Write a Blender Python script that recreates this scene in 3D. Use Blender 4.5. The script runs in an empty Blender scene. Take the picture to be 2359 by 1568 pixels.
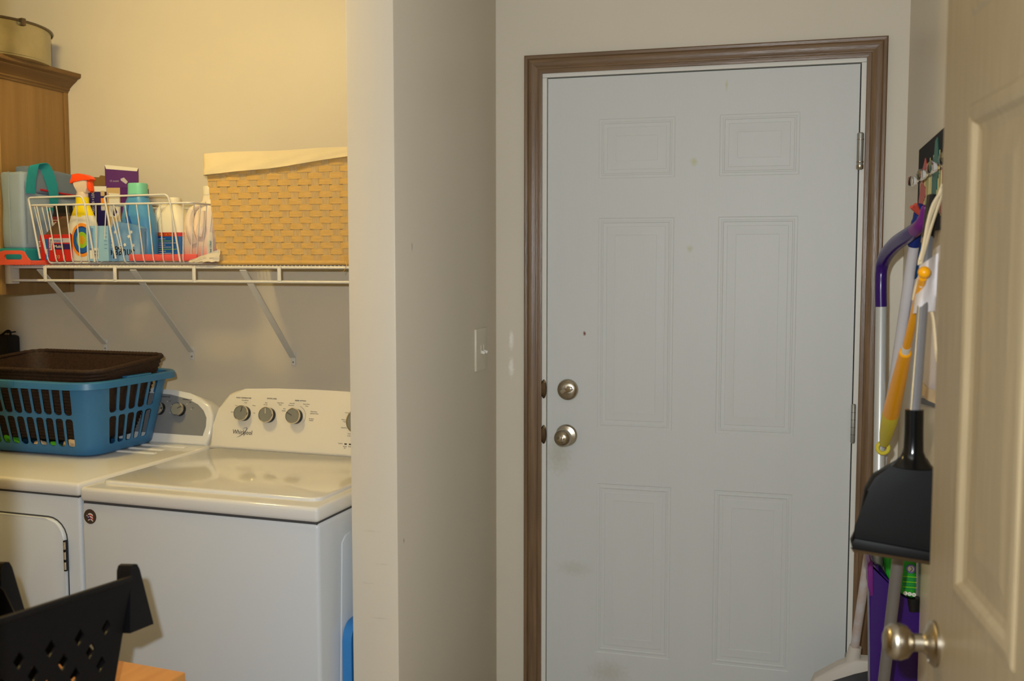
import bpy, bmesh, math, random
from mathutils import Vector as V, Matrix

random.seed(7)
S = bpy.context.scene
C = S.collection
PI = math.pi

# ------------------------------------------------------------------ camera
F, CX, CY, EYE = 2350.0, 1179.5, 784.0, 1.483
YAW, PITCH = math.radians(15.45), math.atan((784 - 603) / F)
cam = bpy.data.cameras.new('camera')
cam.sensor_width = 36.0
cam.lens = F / 2359 * 36
cam.clip_start = 0.02
cam.dof.use_dof = True
cam.dof.focus_distance = 2.85
cam.dof.aperture_fstop = 4.2
camo = bpy.data.objects.new('camera', cam)
camo.location = (0, 0, EYE)
camo.rotation_euler = (PI / 2 - PITCH, 0, YAW)
C.objects.link(camo)
S.camera = camo

# ------------------------------------------------------------------ world, lights, exposure
w = bpy.data.worlds.new('world')
S.world = w
w.use_nodes = True
bg = w.node_tree.nodes['Background']
bg.inputs[0].default_value = (0.96, 0.98, 1.0, 1)
bg.inputs[1].default_value = 0.16
S.view_settings.view_transform = 'Standard'
S.view_settings.look = 'None'
S.view_settings.gamma = 1
S.view_settings.use_curve_mapping = False
S.view_settings.exposure = 0.0


def lamp(name, loc, power, col, rad):
    l = bpy.data.lights.new(name, 'POINT')
    l.energy = power
    l.color = col
    l.shadow_soft_size = rad
    o = bpy.data.objects.new(name, l)
    o.location = loc
    C.objects.link(o)
    return o


# the flash of the camera that took the picture, and the warm ceiling lamp of the laundry nook
lamp('camera_flash', (-0.055, -0.015, EYE + 0.08), 110, (0.91, 0.965, 1.0), 0.013)
lamp('nook_ceiling_lamp', (-1.92, 2.10, 2.40), 25, (1.0, 0.75, 0.28), 0.09)

# ------------------------------------------------------------------ pixel to place (photo taken as 2359 x 1568)
_s, _c, _sp, _cp = math.sin(YAW), math.cos(YAW), math.sin(PITCH), math.cos(PITCH)
RT, FW, UP = V((_c, _s, 0)), V((-_s * _cp, _c * _cp, -_sp)), V((-_s * _sp, _c * _sp, _cp))


def ray(x, y):
    return FW + RT * ((x - CX) / F) - UP * ((y - CY) / F)


def at(x, y, Y):
    d = ray(x, y)
    return V((0, 0, EYE)) + d * (Y / d.y)


def atX(x, y, X):
    d = ray(x, y)
    return V((0, 0, EYE)) + d * (X / d.x)


# ------------------------------------------------------------------ materials
def lin(c):
    return tuple(((v / 255) / 12.92 if v <= 10 else ((v / 255 + 0.055) / 1.055) ** 2.4) for v in c)


MATS = {}


def mat(name, rgb, rough=0.5, metal=0.0, var=0.0, vscale=8.0, bump=0.0, bscale=60.0, stretch=(1, 1, 1),
        coat=0.0, trans=0.0, ior=1.45, spec=0.5, rgb2=None, alpha=1.0, wave=None, detail=4.0):
    m = bpy.data.materials.new(name)
    m.use_nodes = True
    nt = m.node_tree
    p = nt.nodes['Principled BSDF']
    base = lin(rgb)
    p.inputs['Base Color'].default_value = (*base, 1)
    p.inputs['Roughness'].default_value = rough
    p.inputs['Metallic'].default_value = metal
    p.inputs['Specular IOR Level'].default_value = spec
    p.inputs['Coat Weight'].default_value = coat
    p.inputs['Coat Roughness'].default_value = 0.08
    p.inputs['Transmission Weight'].default_value = trans
    p.inputs['IOR'].default_value = ior
    p.inputs['Alpha'].default_value = alpha
    if var or bump or rgb2:
        tc = nt.nodes.new('ShaderNodeTexCoord')
        mp = nt.nodes.new('ShaderNodeMapping')
        mp.inputs['Scale'].default_value = stretch
        nt.links.new(tc.outputs['Object'], mp.inputs[0])
    if var or rgb2:
        if wave:
            n = nt.nodes.new('ShaderNodeTexWave')
            n.inputs['Scale'].default_value = vscale
            n.inputs['Distortion'].default_value = wave
            n.inputs['Detail'].default_value = 3
            n.inputs['Detail Scale'].default_value = 2
        else:
            n = nt.nodes.new('ShaderNodeTexNoise')
            n.inputs['Scale'].default_value = vscale
            n.inputs['Detail'].default_value = detail
        nt.links.new(mp.outputs[0], n.inputs['Vector'])
        r = nt.nodes.new('ShaderNodeValToRGB')
        b2 = lin(rgb2) if rgb2 else tuple(min(1, v * (1 + var)) for v in base)
        b1 = base if rgb2 else tuple(v * (1 - var) for v in base)
        r.color_ramp.elements[0].position = 0.3
        r.color_ramp.elements[1].position = 0.7
        r.color_ramp.elements[0].color = (*b1, 1)
        r.color_ramp.elements[1].color = (*b2, 1)
        nt.links.new(n.outputs['Fac'] if 'Fac' in n.outputs else n.outputs[1], r.inputs[0])
        nt.links.new(r.outputs[0], p.inputs['Base Color'])
    if bump:
        n2 = nt.nodes.new('ShaderNodeTexNoise')
        n2.inputs['Scale'].default_value = bscale
        n2.inputs['Detail'].default_value = 3
        nt.links.new(mp.outputs[0], n2.inputs['Vector'])
        bp = nt.nodes.new('ShaderNodeBump')
        bp.inputs['Strength'].default_value = bump
        bp.inputs['Distance'].default_value = 0.002
        nt.links.new(n2.outputs['Fac'], bp.inputs['Height'])
        nt.links.new(bp.outputs[0], p.inputs['Normal'])
    MATS[name] = m
    return m


def spots(m, lst):
    """soiling marks and painted-in gloss reflections on a surface: (centre, radius xyz, colour, strength)"""
    nt = m.node_tree
    p = nt.nodes['Principled BSDF']
    src = p.inputs['Base Color'].links[0].from_socket if p.inputs['Base Color'].links else None
    tc = nt.nodes.new('ShaderNodeTexCoord')
    nz = nt.nodes.new('ShaderNodeTexNoise')
    nz.inputs['Scale'].default_value = 90
    nt.links.new(tc.outputs['Object'], nz.inputs['Vector'])
    for c, r, col, st in lst:
        mp = nt.nodes.new('ShaderNodeMapping')
        mp.inputs['Scale'].default_value = tuple(1 / v for v in r)
        mp.inputs['Location'].default_value = tuple(-c[i] / r[i] for i in range(3))
        nt.links.new(tc.outputs['Object'], mp.inputs[0])
        ln = nt.nodes.new('ShaderNodeVectorMath')
        ln.operation = 'LENGTH'
        nt.links.new(mp.outputs[0], ln.inputs[0])
        ad = nt.nodes.new('ShaderNodeMath')
        ad.operation = 'ADD'
        nt.links.new(ln.outputs['Value'], ad.inputs[0])
        nt.links.new(nz.outputs['Fac'], ad.inputs[1])
        mr = nt.nodes.new('ShaderNodeMapRange')
        mr.inputs['From Min'].default_value = 0.75
        mr.inputs['From Max'].default_value = 1.5
        mr.inputs['To Min'].default_value = st
        mr.inputs['To Max'].default_value = 0
        nt.links.new(ad.outputs[0], mr.inputs[0])
        mx = nt.nodes.new('ShaderNodeMix')
        mx.data_type = 'RGBA'
        nt.links.new(mr.outputs[0], mx.inputs[0])
        if src:
            nt.links.new(src, mx.inputs[6])
        else:
            mx.inputs[6].default_value = p.inputs['Base Color'].default_value
        mx.inputs[7].default_value = (*lin(col), 1)
        src = mx.outputs[2]
    nt.links.new(src, p.inputs['Base Color'])


def zgrad(m, stops, z0, z1):
    """colour that changes with height inside a translucent container (its contents)"""
    nt = m.node_tree
    p = nt.nodes['Principled BSDF']
    tc = nt.nodes.new('ShaderNodeTexCoord')
    sx = nt.nodes.new('ShaderNodeSeparateXYZ')
    nt.links.new(tc.outputs['Object'], sx.inputs[0])
    mr = nt.nodes.new('ShaderNodeMapRange')
    mr.inputs['From Min'].default_value = z0
    mr.inputs['From Max'].default_value = z1
    nt.links.new(sx.outputs['Z'], mr.inputs[0])
    r = nt.nodes.new('ShaderNodeValToRGB')
    while len(r.color_ramp.elements) < len(stops):
        r.color_ramp.elements.new(0.5)
    for e, (t, c) in zip(r.color_ramp.elements, stops):
        e.position = t
        e.color = (*lin(c), 1)
    nt.links.new(mr.outputs[0], r.inputs[0])
    nt.links.new(r.outputs[0], p.inputs['Base Color'])


WALLC = (222, 213, 195)
mat('wall_paint', WALLC, 0.42, var=0.015, vscale=3, bump=0.12, bscale=55, spec=0.35)
mat('ceiling_paint', (235, 230, 220), 0.8)
mat('floor_vinyl', (146, 132, 112), 0.5, var=0.1, vscale=6)
mat('casing_wood', (104, 80, 56), 0.34, rgb2=(134, 106, 76), vscale=9, stretch=(9, 9, 0.5), bump=0.25, bscale=45, spec=0.6)
mat('casing_wood_x', (104, 80, 56), 0.34, rgb2=(134, 106, 76), vscale=9, stretch=(0.5, 9, 9), bump=0.25, bscale=45, spec=0.6)
mat('door_white', (214, 216, 214), 0.45, bump=0.10, bscale=40, stretch=(6, 6, 0.7), var=0.008, vscale=3)
mat('jamb_white', (232, 230, 222), 0.45)
mat('gap_dark', (70, 70, 72), 0.8)
mat('nickel', (178, 168, 150), 0.27, 1.0, bump=0.04, bscale=200)
_nt = MATS['nickel'].node_tree
_tg = _nt.nodes.new('ShaderNodeTangent')
_tg.direction_type = 'RADIAL'
_tg.axis = 'Y'
_nt.links.new(_tg.outputs[0], _nt.nodes['Principled BSDF'].inputs['Tangent'])
_nt.nodes['Principled BSDF'].inputs['Anisotropic'].default_value = 0.7
mat('nickel_polished', (205, 195, 178), 0.14, 1.0)
mat('steel', (165, 165, 158), 0.5, 0.75)
mat('bronze', (92, 74, 52), 0.4, 1.0)
mat('beige_door', (160, 143, 112), 0.42, rgb2=(148, 131, 101), vscale=14, stretch=(8, 8, 0.45), bump=0.12, bscale=50)
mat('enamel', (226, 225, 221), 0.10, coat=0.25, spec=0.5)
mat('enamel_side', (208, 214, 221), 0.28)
mat('console_white', (228, 222, 208), 0.34)
mat('silver_panel', (142, 143, 146), 0.42, 0.2, bump=0.05, bscale=160, stretch=(0.3, 1, 3))
mat('black_plastic', (16, 15, 16), 0.38)
mat('black_gloss', (14, 14, 15), 0.14)
mat('ink', (62, 54, 46), 0.6)
mat('ink_faint', (120, 110, 96), 0.6)
mat('chrome', (220, 214, 202), 0.1, 1.0)
mat('knob_face', (140, 142, 136), 0.4, 0.3)
mat('white_plastic', (228, 226, 218), 0.35)
mat('switch_plate', (214, 206, 186), 0.35)
mat('wire_white', (224, 222, 216), 0.32)
mat('cabinet_wood', (134, 102, 58), 0.45, rgb2=(150, 116, 70), vscale=7, stretch=(5, 5, 0.35), bump=0.15, bscale=60)
mat('cabinet_front_lit', (172, 138, 92), 0.45, rgb2=(186, 152, 104), vscale=7, stretch=(5, 5, 0.35))  # lighter copy of the cabinet wood: light on the front put into the colour
mat('crown_wood', (104, 76, 40), 0.45, rgb2=(122, 92, 52), vscale=6, stretch=(6, 0.5, 6))
mat('tin', (178, 170, 140), 0.3, 0.95, var=0.12, vscale=14, bump=0.06, bscale=20)
mat('tin_rim', (110, 98, 80), 0.35, 0.9)
mat('bag_grey', (148, 166, 186), 0.75, var=0.10, vscale=6, bump=0.25, bscale=14)
mat('bag_grey_dark', (112, 128, 150), 0.75, var=0.10, vscale=6, bump=0.2, bscale=14)
mat('teal_web', (28, 140, 150), 0.7, bump=0.2, bscale=220)
mat('zip_red', (188, 30, 44), 0.6)
mat('coral', (232, 92, 70), 0.38)
mat('coral_pink', (226, 92, 88), 0.4)
mat('wicker_tan', (206, 164, 90), 0.62, rgb2=(220, 180, 106), vscale=40, stretch=(1, 1, 7), bump=0.4, bscale=220)
mat('wicker_stake', (192, 160, 104), 0.66, rgb2=(208, 178, 124), vscale=40, stretch=(7, 7, 1), bump=0.4, bscale=220)
mat('liner_cloth', (232, 214, 172), 0.85, var=0.03, vscale=10, bump=0.25, bscale=18)
mat('blue_plastic', (50, 114, 164), 0.36, var=0.04, vscale=6)
mat('brown_wicker', (58, 36, 20), 0.7, rgb2=(34, 20, 11), vscale=120, bump=0.6, bscale=160)
mat('green_cloth', (70, 160, 30), 0.85, var=0.25, vscale=20)
mat('beige_cloth', (214, 186, 146), 0.9, var=0.1, vscale=20)
mat('black_basket', (13, 12, 15), 0.4, spec=0.3)
mat('pan_black', (14, 13, 13), 0.5, spec=0.25)
mat('pine', (224, 160, 84), 0.45, rgb2=(206, 138, 66), vscale=5, stretch=(6, 0.6, 6))
mat('stool_blue', (52, 128, 196), 0.42)
mat('spray_white', (238, 232, 212), 0.4)
mat('spray_clear', (226, 206, 188), 0.25, alpha=0.93)
mat('yellow_wrap', (238, 214, 10), 0.45)
mat('orange_cap', (252, 78, 22), 0.4)
mat('p_orange', (246, 150, 34), 0.5)
mat('p_blue', (20, 92, 168), 0.5)
mat('p_navy', (38, 20, 92), 0.5)
mat('p_green', (150, 196, 30), 0.5)
mat('p_gold', (214, 160, 30), 0.5)
mat('p_white', (232, 228, 214), 0.55)
mat('p_red', (200, 34, 26), 0.5)
mat('p_grey', (188, 184, 190), 0.55)
mat('p_tan', (204, 176, 124), 0.6)
mat('p_teal', (16, 124, 138), 0.5)
mat('p_purple', (84, 30, 112), 0.5)
mat('p_plum', (112, 40, 84), 0.5)
mat('card_brown', (132, 100, 54), 0.85)
mat('card_dark', (92, 68, 44), 0.85)
mat('can_dark', (34, 24, 22), 0.4)
mat('can_maroon', (118, 42, 36), 0.45)
mat('sheet_blue', (146, 190, 218), 0.5)
mat('sheet_blue_deep', (84, 138, 196), 0.5, rgb2=(140, 176, 214), vscale=16)
mat('softener_blue', (78, 148, 204), 0.32)
mat('mint', (122, 206, 180), 0.45)
mat('jug_white', (238, 230, 208), 0.4)
mat('jug_pink', (240, 222, 204), 0.38)
zgrad(MATS['jug_pink'], [(0.0, (240, 120, 112)), (0.10, (242, 160, 148)), (0.24, (242, 216, 198)), (1.0, (240, 228, 204))], 0.0, 0.2)
mat('film', (232, 224, 210), 0.3, alpha=0.8)
mat('brand_purple', (52, 18, 104), 0.24)
mat('brand_magenta', (110, 32, 120), 0.35)
mat('alu', (206, 208, 206), 0.38, 0.35)
mat('pole_steel', (150, 152, 160), 0.3, 0.6)
mat('pole_grey', (122, 118, 114), 0.45, 0.3)
mat('pole_white', (206, 202, 204), 0.38, var=0.03)
mat('pole_rusty', (206, 202, 204), 0.45, rgb2=(196, 168, 146), vscale=30)
mat('broom_blue', (20, 44, 118), 0.35)
mat('bristle_navy', (16, 14, 52), 0.8)
mat('tape', (62, 62, 64), 0.35, var=0.2, vscale=20, bump=0.4, bscale=60)
mat('foil', (190, 188, 186), 0.25, 0.9, bump=0.8, bscale=70)
mat('cap_grey', (204, 196, 184), 0.5)
mat('duster_orange', (242, 166, 10), 0.3)
mat('duster_yellow', (214, 198, 58), 0.5)
mat('apron_white', (214, 208, 208), 0.85, bump=0.15, bscale=20)
mat('strap_cream', (226, 206, 168), 0.8)
mat('rack_black', (18, 15, 14), 0.75, spec=0.2)
mat('rack_red', (206, 84, 66), 0.5)
mat('rack_green', (22, 98, 84), 0.5)
mat('rack_crimson', (170, 30, 26), 0.5)
mat('reed', (206, 190, 120), 0.6)
mat('glass', (255, 255, 255), 0.02, trans=1.0, ior=1.5)
mat('mop_green', (28, 150, 36), 0.35)
mat('logo_violet', (110, 110, 190), 0.4)
mat('foil_blue', (30, 84, 140), 0.25, 0.4, bump=0.8, bscale=60)
mat('bag_black', (16, 14, 18), 0.7)
mat('sticker_brown', (74, 58, 48), 0.45)
spots(MATS['door_white'], [
    ((0.119, -0.004, 1.261 - 0.013), (0.006, 0.02, 0.008), (120, 60, 30), 1.0),
    ((0.440, -0.004, 1.51), (0.012, 0.02, 0.014), (196, 196, 150), 0.7),
    ((0.449, -0.004, 1.768), (0.014, 0.02, 0.016), (198, 198, 150), 0.7),
    ((0.541, -0.004, 1.99), (0.005, 0.02, 0.02), (196, 192, 140), 0.6),
    ((0.035, -0.004, 0.86), (0.05, 0.02, 0.07), (186, 182, 160), 0.5),
    ((0.09, -0.004, 0.50), (0.07, 0.02, 0.03), (196, 194, 186), 0.5),
    ((0.20, -0.004, 0.17), (0.08, 0.02, 0.05), (190, 184, 172), 0.5)])
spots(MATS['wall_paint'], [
    ((-0.862, 3.11, 1.235), (0.010, 0.02, 0.04), (250, 246, 236), 0.9),  # this and the next: gloss reflection streaks put into the wall colour
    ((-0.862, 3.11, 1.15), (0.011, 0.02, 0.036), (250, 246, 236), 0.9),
    ((-0.911, 2.37, 1.52), (0.02, 0.006, 0.012), (160, 150, 136), 0.6),
    ((-0.911, 2.30, 0.80), (0.02, 0.004, 0.008), (120, 112, 104), 0.7),
    ((-0.98, 2.26, 0.83), (0.03, 0.02, 0.003), (204, 194, 176), 0.45),
    ((-0.95, 2.26, 0.75), (0.025, 0.02, 0.003), (204, 194, 176), 0.45),
    ((-0.99, 2.26, 0.70), (0.02, 0.02, 0.003), (204, 194, 176), 0.45),
    ((-0.96, 2.26, 0.615), (0.03, 0.02, 0.003), (200, 188, 170), 0.45)])


# ------------------------------------------------------------------ mesh tools
class B:
    def __init__(s):
        s.bm = bmesh.new()

    def add(s, vs, fs):
        vv = [s.bm.verts.new(v) for v in vs]
        for f in fs:
            try:
                s.bm.faces.new([vv[i] for i in f])
            except ValueError:
                pass
        return vv

    def box(s, x0, x1, y0, y1, z0, z1, bev=0.0, seg=2):
        vs = [(x, y, z) for z in (z0, z1) for y in (y0, y1) for x in (x0, x1)]
        vv = s.add(vs, [(0, 2, 3, 1), (4, 5, 7, 6), (0, 1, 5, 4), (2, 6, 7, 3), (0, 4, 6, 2), (1, 3, 7, 5)])
        if bev:
            es = list({e for v in vv for e in v.link_edges})
            bmesh.ops.bevel(s.bm, geom=es, offset=bev, segments=seg, affect='EDGES', profile=0.5)
        return s

    def rings(s, rings, cap0=True, cap1=True, closed=True):
        n = len(rings[0])
        allv = [[s.bm.verts.new(p) for p in r] for r in rings]
        m = n if closed else n - 1
        for a, b in zip(allv, allv[1:]):
            for i in range(m):
                j = (i + 1) % n
                try:
                    s.bm.faces.new((a[i], a[j], b[j], b[i]))
                except ValueError:
                    pass
        if cap0 and closed:
            s.bm.faces.new(list(reversed(allv[0])))
        if cap1 and closed:
            s.bm.faces.new(allv[-1])
        return s

    def tube(s, pts, r, n=8, caps=True, closed=False, squash=1.0, ref=None):
        pts = [V(p) for p in pts]
        k = len(pts)
        rs = r if isinstance(r, (list, tuple)) else [r] * k
        ref = V(ref) if ref else None
        rings = []
        up = None
        for i, p in enumerate(pts):
            a = pts[(i - 1) % k] if (i > 0 or closed) else pts[i]
            b = pts[(i + 1) % k] if (i < k - 1 or closed) else pts[i]
            t = (b - a).normalized()
            if up is None:
                up = ref if ref else (V((0, 0, 1)) if abs(t.z) < 0.9 else V((1, 0, 0)))
            nn = (up - t * up.dot(t))
            nn = nn.normalized() if nn.length > 1e-6 else t.orthogonal().normalized()
            bb = t.cross(nn)
            if ref is None:
                up = nn
            rings.append([p + (nn * math.cos(2 * PI * j / n) + bb * math.sin(2 * PI * j / n) * squash) * rs[i] for j in range(n)])
        if closed:
            rings.append(rings[0])
            vs = [[s.bm.verts.new(q) for q in rg] for rg in rings[:-1]]
            for a in range(k):
                b = (a + 1) % k
                for j in range(n):
                    jj = (j + 1) % n
                    s.bm.faces.new((vs[a][j], vs[a][jj], vs[b][jj], vs[b][j]))
            return s
        return s.rings(rings, caps, caps)

    def lathe(s, prof, o=(0, 0, 0), ax=(0, 0, 1), n=24, caps=True):
        o, ax = V(o), V(ax).normalized()
        u = ax.orthogonal().normalized()
        v = ax.cross(u)
        return s.rings([[o + ax * h + (u * math.cos(2 * PI * j / n) + v * math.sin(2 * PI * j / n)) * max(r, 1e-5) for j in range(n)]
                        for r, h in prof], caps, caps)

    def prism(s, poly, o, u, v, th, bev=0.0, seg=2):
        """polygon in the plane (o,u,v), thickened by th against the normal u x v"""
        o, u, v = V(o), V(u), V(v)
        nn = u.cross(v).normalized()
        a = [o + u * p[0] + v * p[1] for p in poly]
        b = [p - nn * th for p in a]
        k = len(a)
        va = [s.bm.verts.new(p) for p in a]
        vb = [s.bm.verts.new(p) for p in b]
        f = s.bm.faces.new(va)
        s.bm.faces.new(list(reversed(vb)))
        for i in range(k):
            j = (i + 1) % k
            s.bm.faces.new((va[i], vb[i], vb[j], va[j]))
        if bev:
            bmesh.ops.bevel(s.bm, geom=list(f.edges), offset=bev, segments=seg, affect='EDGES', profile=0.5)
        return s

    def grid(s, P, th=None, nrm=None):
        """P[i][j] points; th gives thickness along nrm"""
        m, n = len(P), len(P[0])
        A = [[s.bm.verts.new(p) for p in r] for r in P]
        for i in range(m - 1):
            for j in range(n - 1):
                s.bm.faces.new((A[i][j], A[i][j + 1], A[i + 1][j + 1], A[i + 1][j]))
        if th:
            nrm = V(nrm)
            Q = [[s.bm.verts.new(V(p) - nrm * th) for p in r] for r in P]
            for i in range(m - 1):
                for j in range(n - 1):
                    s.bm.faces.new((Q[i][j], Q[i + 1][j], Q[i + 1][j + 1], Q[i][j + 1]))
            loop = [(0, j) for j in range(n)] + [(i, n - 1) for i in range(1, m)] + [(m - 1, j) for j in range(n - 2, -1, -1)] + [(i, 0) for i in range(m - 2, 0, -1)]
            for a, b in zip(loop, loop[1:] + loop[:1]):
                s.bm.faces.new((A[a[0]][a[1]], Q[a[0]][a[1]], Q[b[0]][b[1]], A[b[0]][b[1]]))
        return s


def obj(name, b, m, parent=None, label=None, smooth=35, loc=None):
    bm = b.bm if isinstance(b, B) else b
    bmesh.ops.recalc_face_normals(bm, faces=bm.faces)
    lim = math.radians(smooth)
    for f in bm.faces:
        f.smooth = True
    for e in bm.edges:
        e.smooth = len(e.link_faces) == 2 and e.calc_face_angle(0) < lim
    me = bpy.data.meshes.new(name)
    bm.to_mesh(me)
    bm.free()
    me.materials.append(MATS[m])
    o = bpy.data.objects.new(name, me)
    C.objects.link(o)
    if parent:
        o.parent = parent
    if loc:
        o.location = loc
    if label:
        o['label'] = label
    return o


def tag(o, label, cat, group=None):
    o['label'] = label
    o['category'] = cat
    if group:
        o['group'] = group
    return o


def thing(name, label, cat, loc=(0, 0, 0), rotz=0.0, group=None):
    o = bpy.data.objects.new(name, None)
    o.empty_display_size = 0.05
    o.location = loc
    o.rotation_euler = (0, 0, rotz)
    C.objects.link(o)
    return tag(o, label, cat, group)


def struct(name, b=None, m=None, label=None, loc=(0, 0, 0), rotz=0.0):
    if b is None:
        o = bpy.data.objects.new(name, None)
        o.empty_display_size = 0.05
        C.objects.link(o)
    else:
        o = obj(name, b, m)
    o.location = loc
    o.rotation_euler = (0, 0, rotz)
    o['kind'] = 'structure'
    if label:
        o['label'] = label
    return o


def text(name, s, size, m, parent, o, u, v, align='LEFT', ext=0.0002, sx=1.0):
    cu = bpy.data.curves.new('t', 'FONT')
    cu.body = s
    cu.size = size
    cu.align_x = align
    cu.extrude = ext
    cu.resolution_u = 2
    t = bpy.data.objects.new('t', cu)
    C.objects.link(t)
    dg = bpy.context.evaluated_depsgraph_get()
    me = bpy.data.meshes.new_from_object(t.evaluated_get(dg))
    bpy.data.objects.remove(t)
    bpy.data.curves.remove(cu)
    u, v, o = V(u).normalized(), V(v).normalized(), V(o)
    n = u.cross(v)
    M = Matrix(((u.x * sx, v.x, n.x, o.x), (u.y * sx, v.y, n.y, o.y), (u.z * sx, v.z, n.z, o.z), (0, 0, 0, 1)))
    me.transform(M)
    me.name = name
    me.materials.clear()
    me.materials.append(MATS[m])
    ob = bpy.data.objects.new(name, me)
    C.objects.link(ob)
    ob.parent = parent
    return ob


def quad(name, o, u, v, m, parent, th=0.0006):
    o, u, v = V(o), V(u), V(v)
    n = u.cross(v).normalized()
    return obj(name, B().prism([(0, 0), (1, 0), (1, 1), (0, 1)], o + n * th, u, v, th), m, parent)


def rrect(hw, hh, r, k=4, cx=0.0, cy=0.0):
    out = []
    for sx, sy, a0 in ((1, 1, 0), (-1, 1, 90), (-1, -1, 180), (1, -1, 270)):
        for i in range(k + 1):
            a = math.radians(a0 + 90 * i / k)
            out.append((cx + sx * (hw - r) + r * math.cos(a), cy + sy * (hh - r) + r * math.sin(a)))
    return out


def arcpts(c, r, a0, a1, n, u, v):
    c, u, v = V(c), V(u), V(v)
    return [c + u * r * math.cos(math.radians(a0 + (a1 - a0) * i / n)) + v * r * math.sin(math.radians(a0 + (a1 - a0) * i / n)) for i in range(n + 1)]


def fillet(pts, r, n=4):
    pts = [V(p) for p in pts]
    out = [pts[0]]
    for a, b, c in zip(pts, pts[1:], pts[2:]):
        d1, d2 = (a - b), (c - b)
        rr = min(r, d1.length * 0.45, d2.length * 0.45)
        p, q = b + d1.normalized() * rr, b + d2.normalized() * rr
        for i in range(n + 1):
            t = i / n
            out.append(p * (1 - t) ** 2 + b * 2 * t * (1 - t) + q * t * t)
    out.append(pts[-1])
    return out


def smoothpath(pts, n=6):
    pts = [V(p) for p in pts]
    P = [pts[0]] + pts + [pts[-1]]
    out = []
    for a, b, c, d in zip(P, P[1:], P[2:], P[3:]):
        for i in range(n):
            t = i / n
            out.append(0.5 * (2 * b + (c - a) * t + (2 * a - 5 * b + 4 * c - d) * t * t + (3 * b - a - 3 * c + d) * t ** 3))
    out.append(pts[-1])
    return out


# ------------------------------------------------------------------ the room
WY = 3.11           # back wall
WX = 0.298          # right wall
PX0, PX1, PY = -1.0325, -0.911, 2.26   # partition
LX = -3.06
ZC = 2.44
b = B().box(LX - .12, WX + .6, -1.6, WY + .14, -0.05, 0.0)
struct('floor', b, 'floor_vinyl')
struct('ceiling', B().box(LX - .12, WX + .6, -1.6, WY + .14, ZC, ZC + .06), 'ceiling_paint')
b = B()
b.box(LX - .12, -0.773, WY, WY + .14, 0, ZC)
b.box(0.197, WX + .12, WY, WY + .14, 0, ZC)
b.box(-0.773, 0.197, WY, WY + .14, 2.072, ZC)
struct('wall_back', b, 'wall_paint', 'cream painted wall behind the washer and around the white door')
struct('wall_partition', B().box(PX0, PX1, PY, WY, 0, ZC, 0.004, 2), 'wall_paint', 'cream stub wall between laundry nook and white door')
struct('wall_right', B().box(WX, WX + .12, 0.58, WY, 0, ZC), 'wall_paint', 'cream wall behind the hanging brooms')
struct('wall_left', B().box(LX - .12, LX, 0.58, WY, 0, ZC), 'wall_paint')
b = B()
b.box(LX, -0.670, 0.58, 0.70, 0, ZC)
b.box(-0.670, 0.297, 0.58, 0.70, 2.06, ZC)
struct('wall_front', b, 'wall_paint')

# ------------------------------------------------------------------ exterior door with frame, casing, locks, hinges
D1 = struct('door_1', label='closed white six-panel exterior door with two nickel locks', loc=(-0.745, WY + 0.004, 0.013))
DW, DH = 0.914, 2.032
cols = [(0.160, 0.392), (0.523, 0.752)]
rows = [(0.2345, 0.778), (0.953, 1.604), (1.724, 1.904)]


def panel_door(parent, W, H, T, cols, rows, m, prof, slabname='slab'):
    """front face at y=0 looking to -y, holes filled with moulded panels"""
    xs = sorted([0, W] + [v for c in cols for v in c])
    zs = sorted([0, H] + [v for r in rows for v in r])
    b = B()
    for i in range(len(xs) - 1):
        for j in range(len(zs) - 1):
            if (xs[i], xs[i + 1]) in cols and (zs[j], zs[j + 1]) in rows:
                continue
            b.box(xs[i], xs[i + 1], 0, T, zs[j], zs[j + 1])
    bmesh.ops.remove_doubles(b.bm, verts=b.bm.verts, dist=1e-5)
    inner = [f for f in b.bm.faces if all(len([g for g in e.link_faces]) > 2 for e in f.edges)]
    obj(slabname, b, m, parent)
    for c in cols:
        for r in rows:
            rings = []
            for ins, dp in prof:
                rings.append([(c[0] + ins, dp, r[0] + ins), (c[1] - ins, dp, r[0] + ins), (c[1] - ins, dp, r[1] - ins), (c[0] + ins, dp, r[1] - ins)])
            rings = [[(p[0], T * 0.9, p[2]) for p in rings[0]]] + rings
            obj('panel', B().rings(rings), m, parent, smooth=8)


panel_door(D1, DW, DH, 0.044, cols, rows, 'door_white',
           [(0.0, 0.0), (0.002, 0.0013), (0.009, 0.0013), (0.0105, 0.0003), (0.014, 0.0003), (0.016, 0.0018), (0.026, 0.0022), (0.0275, 0.0014), (0.030, 0.0014), (0.052, 0.0000), (0.0530, 0.0006)])
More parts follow.
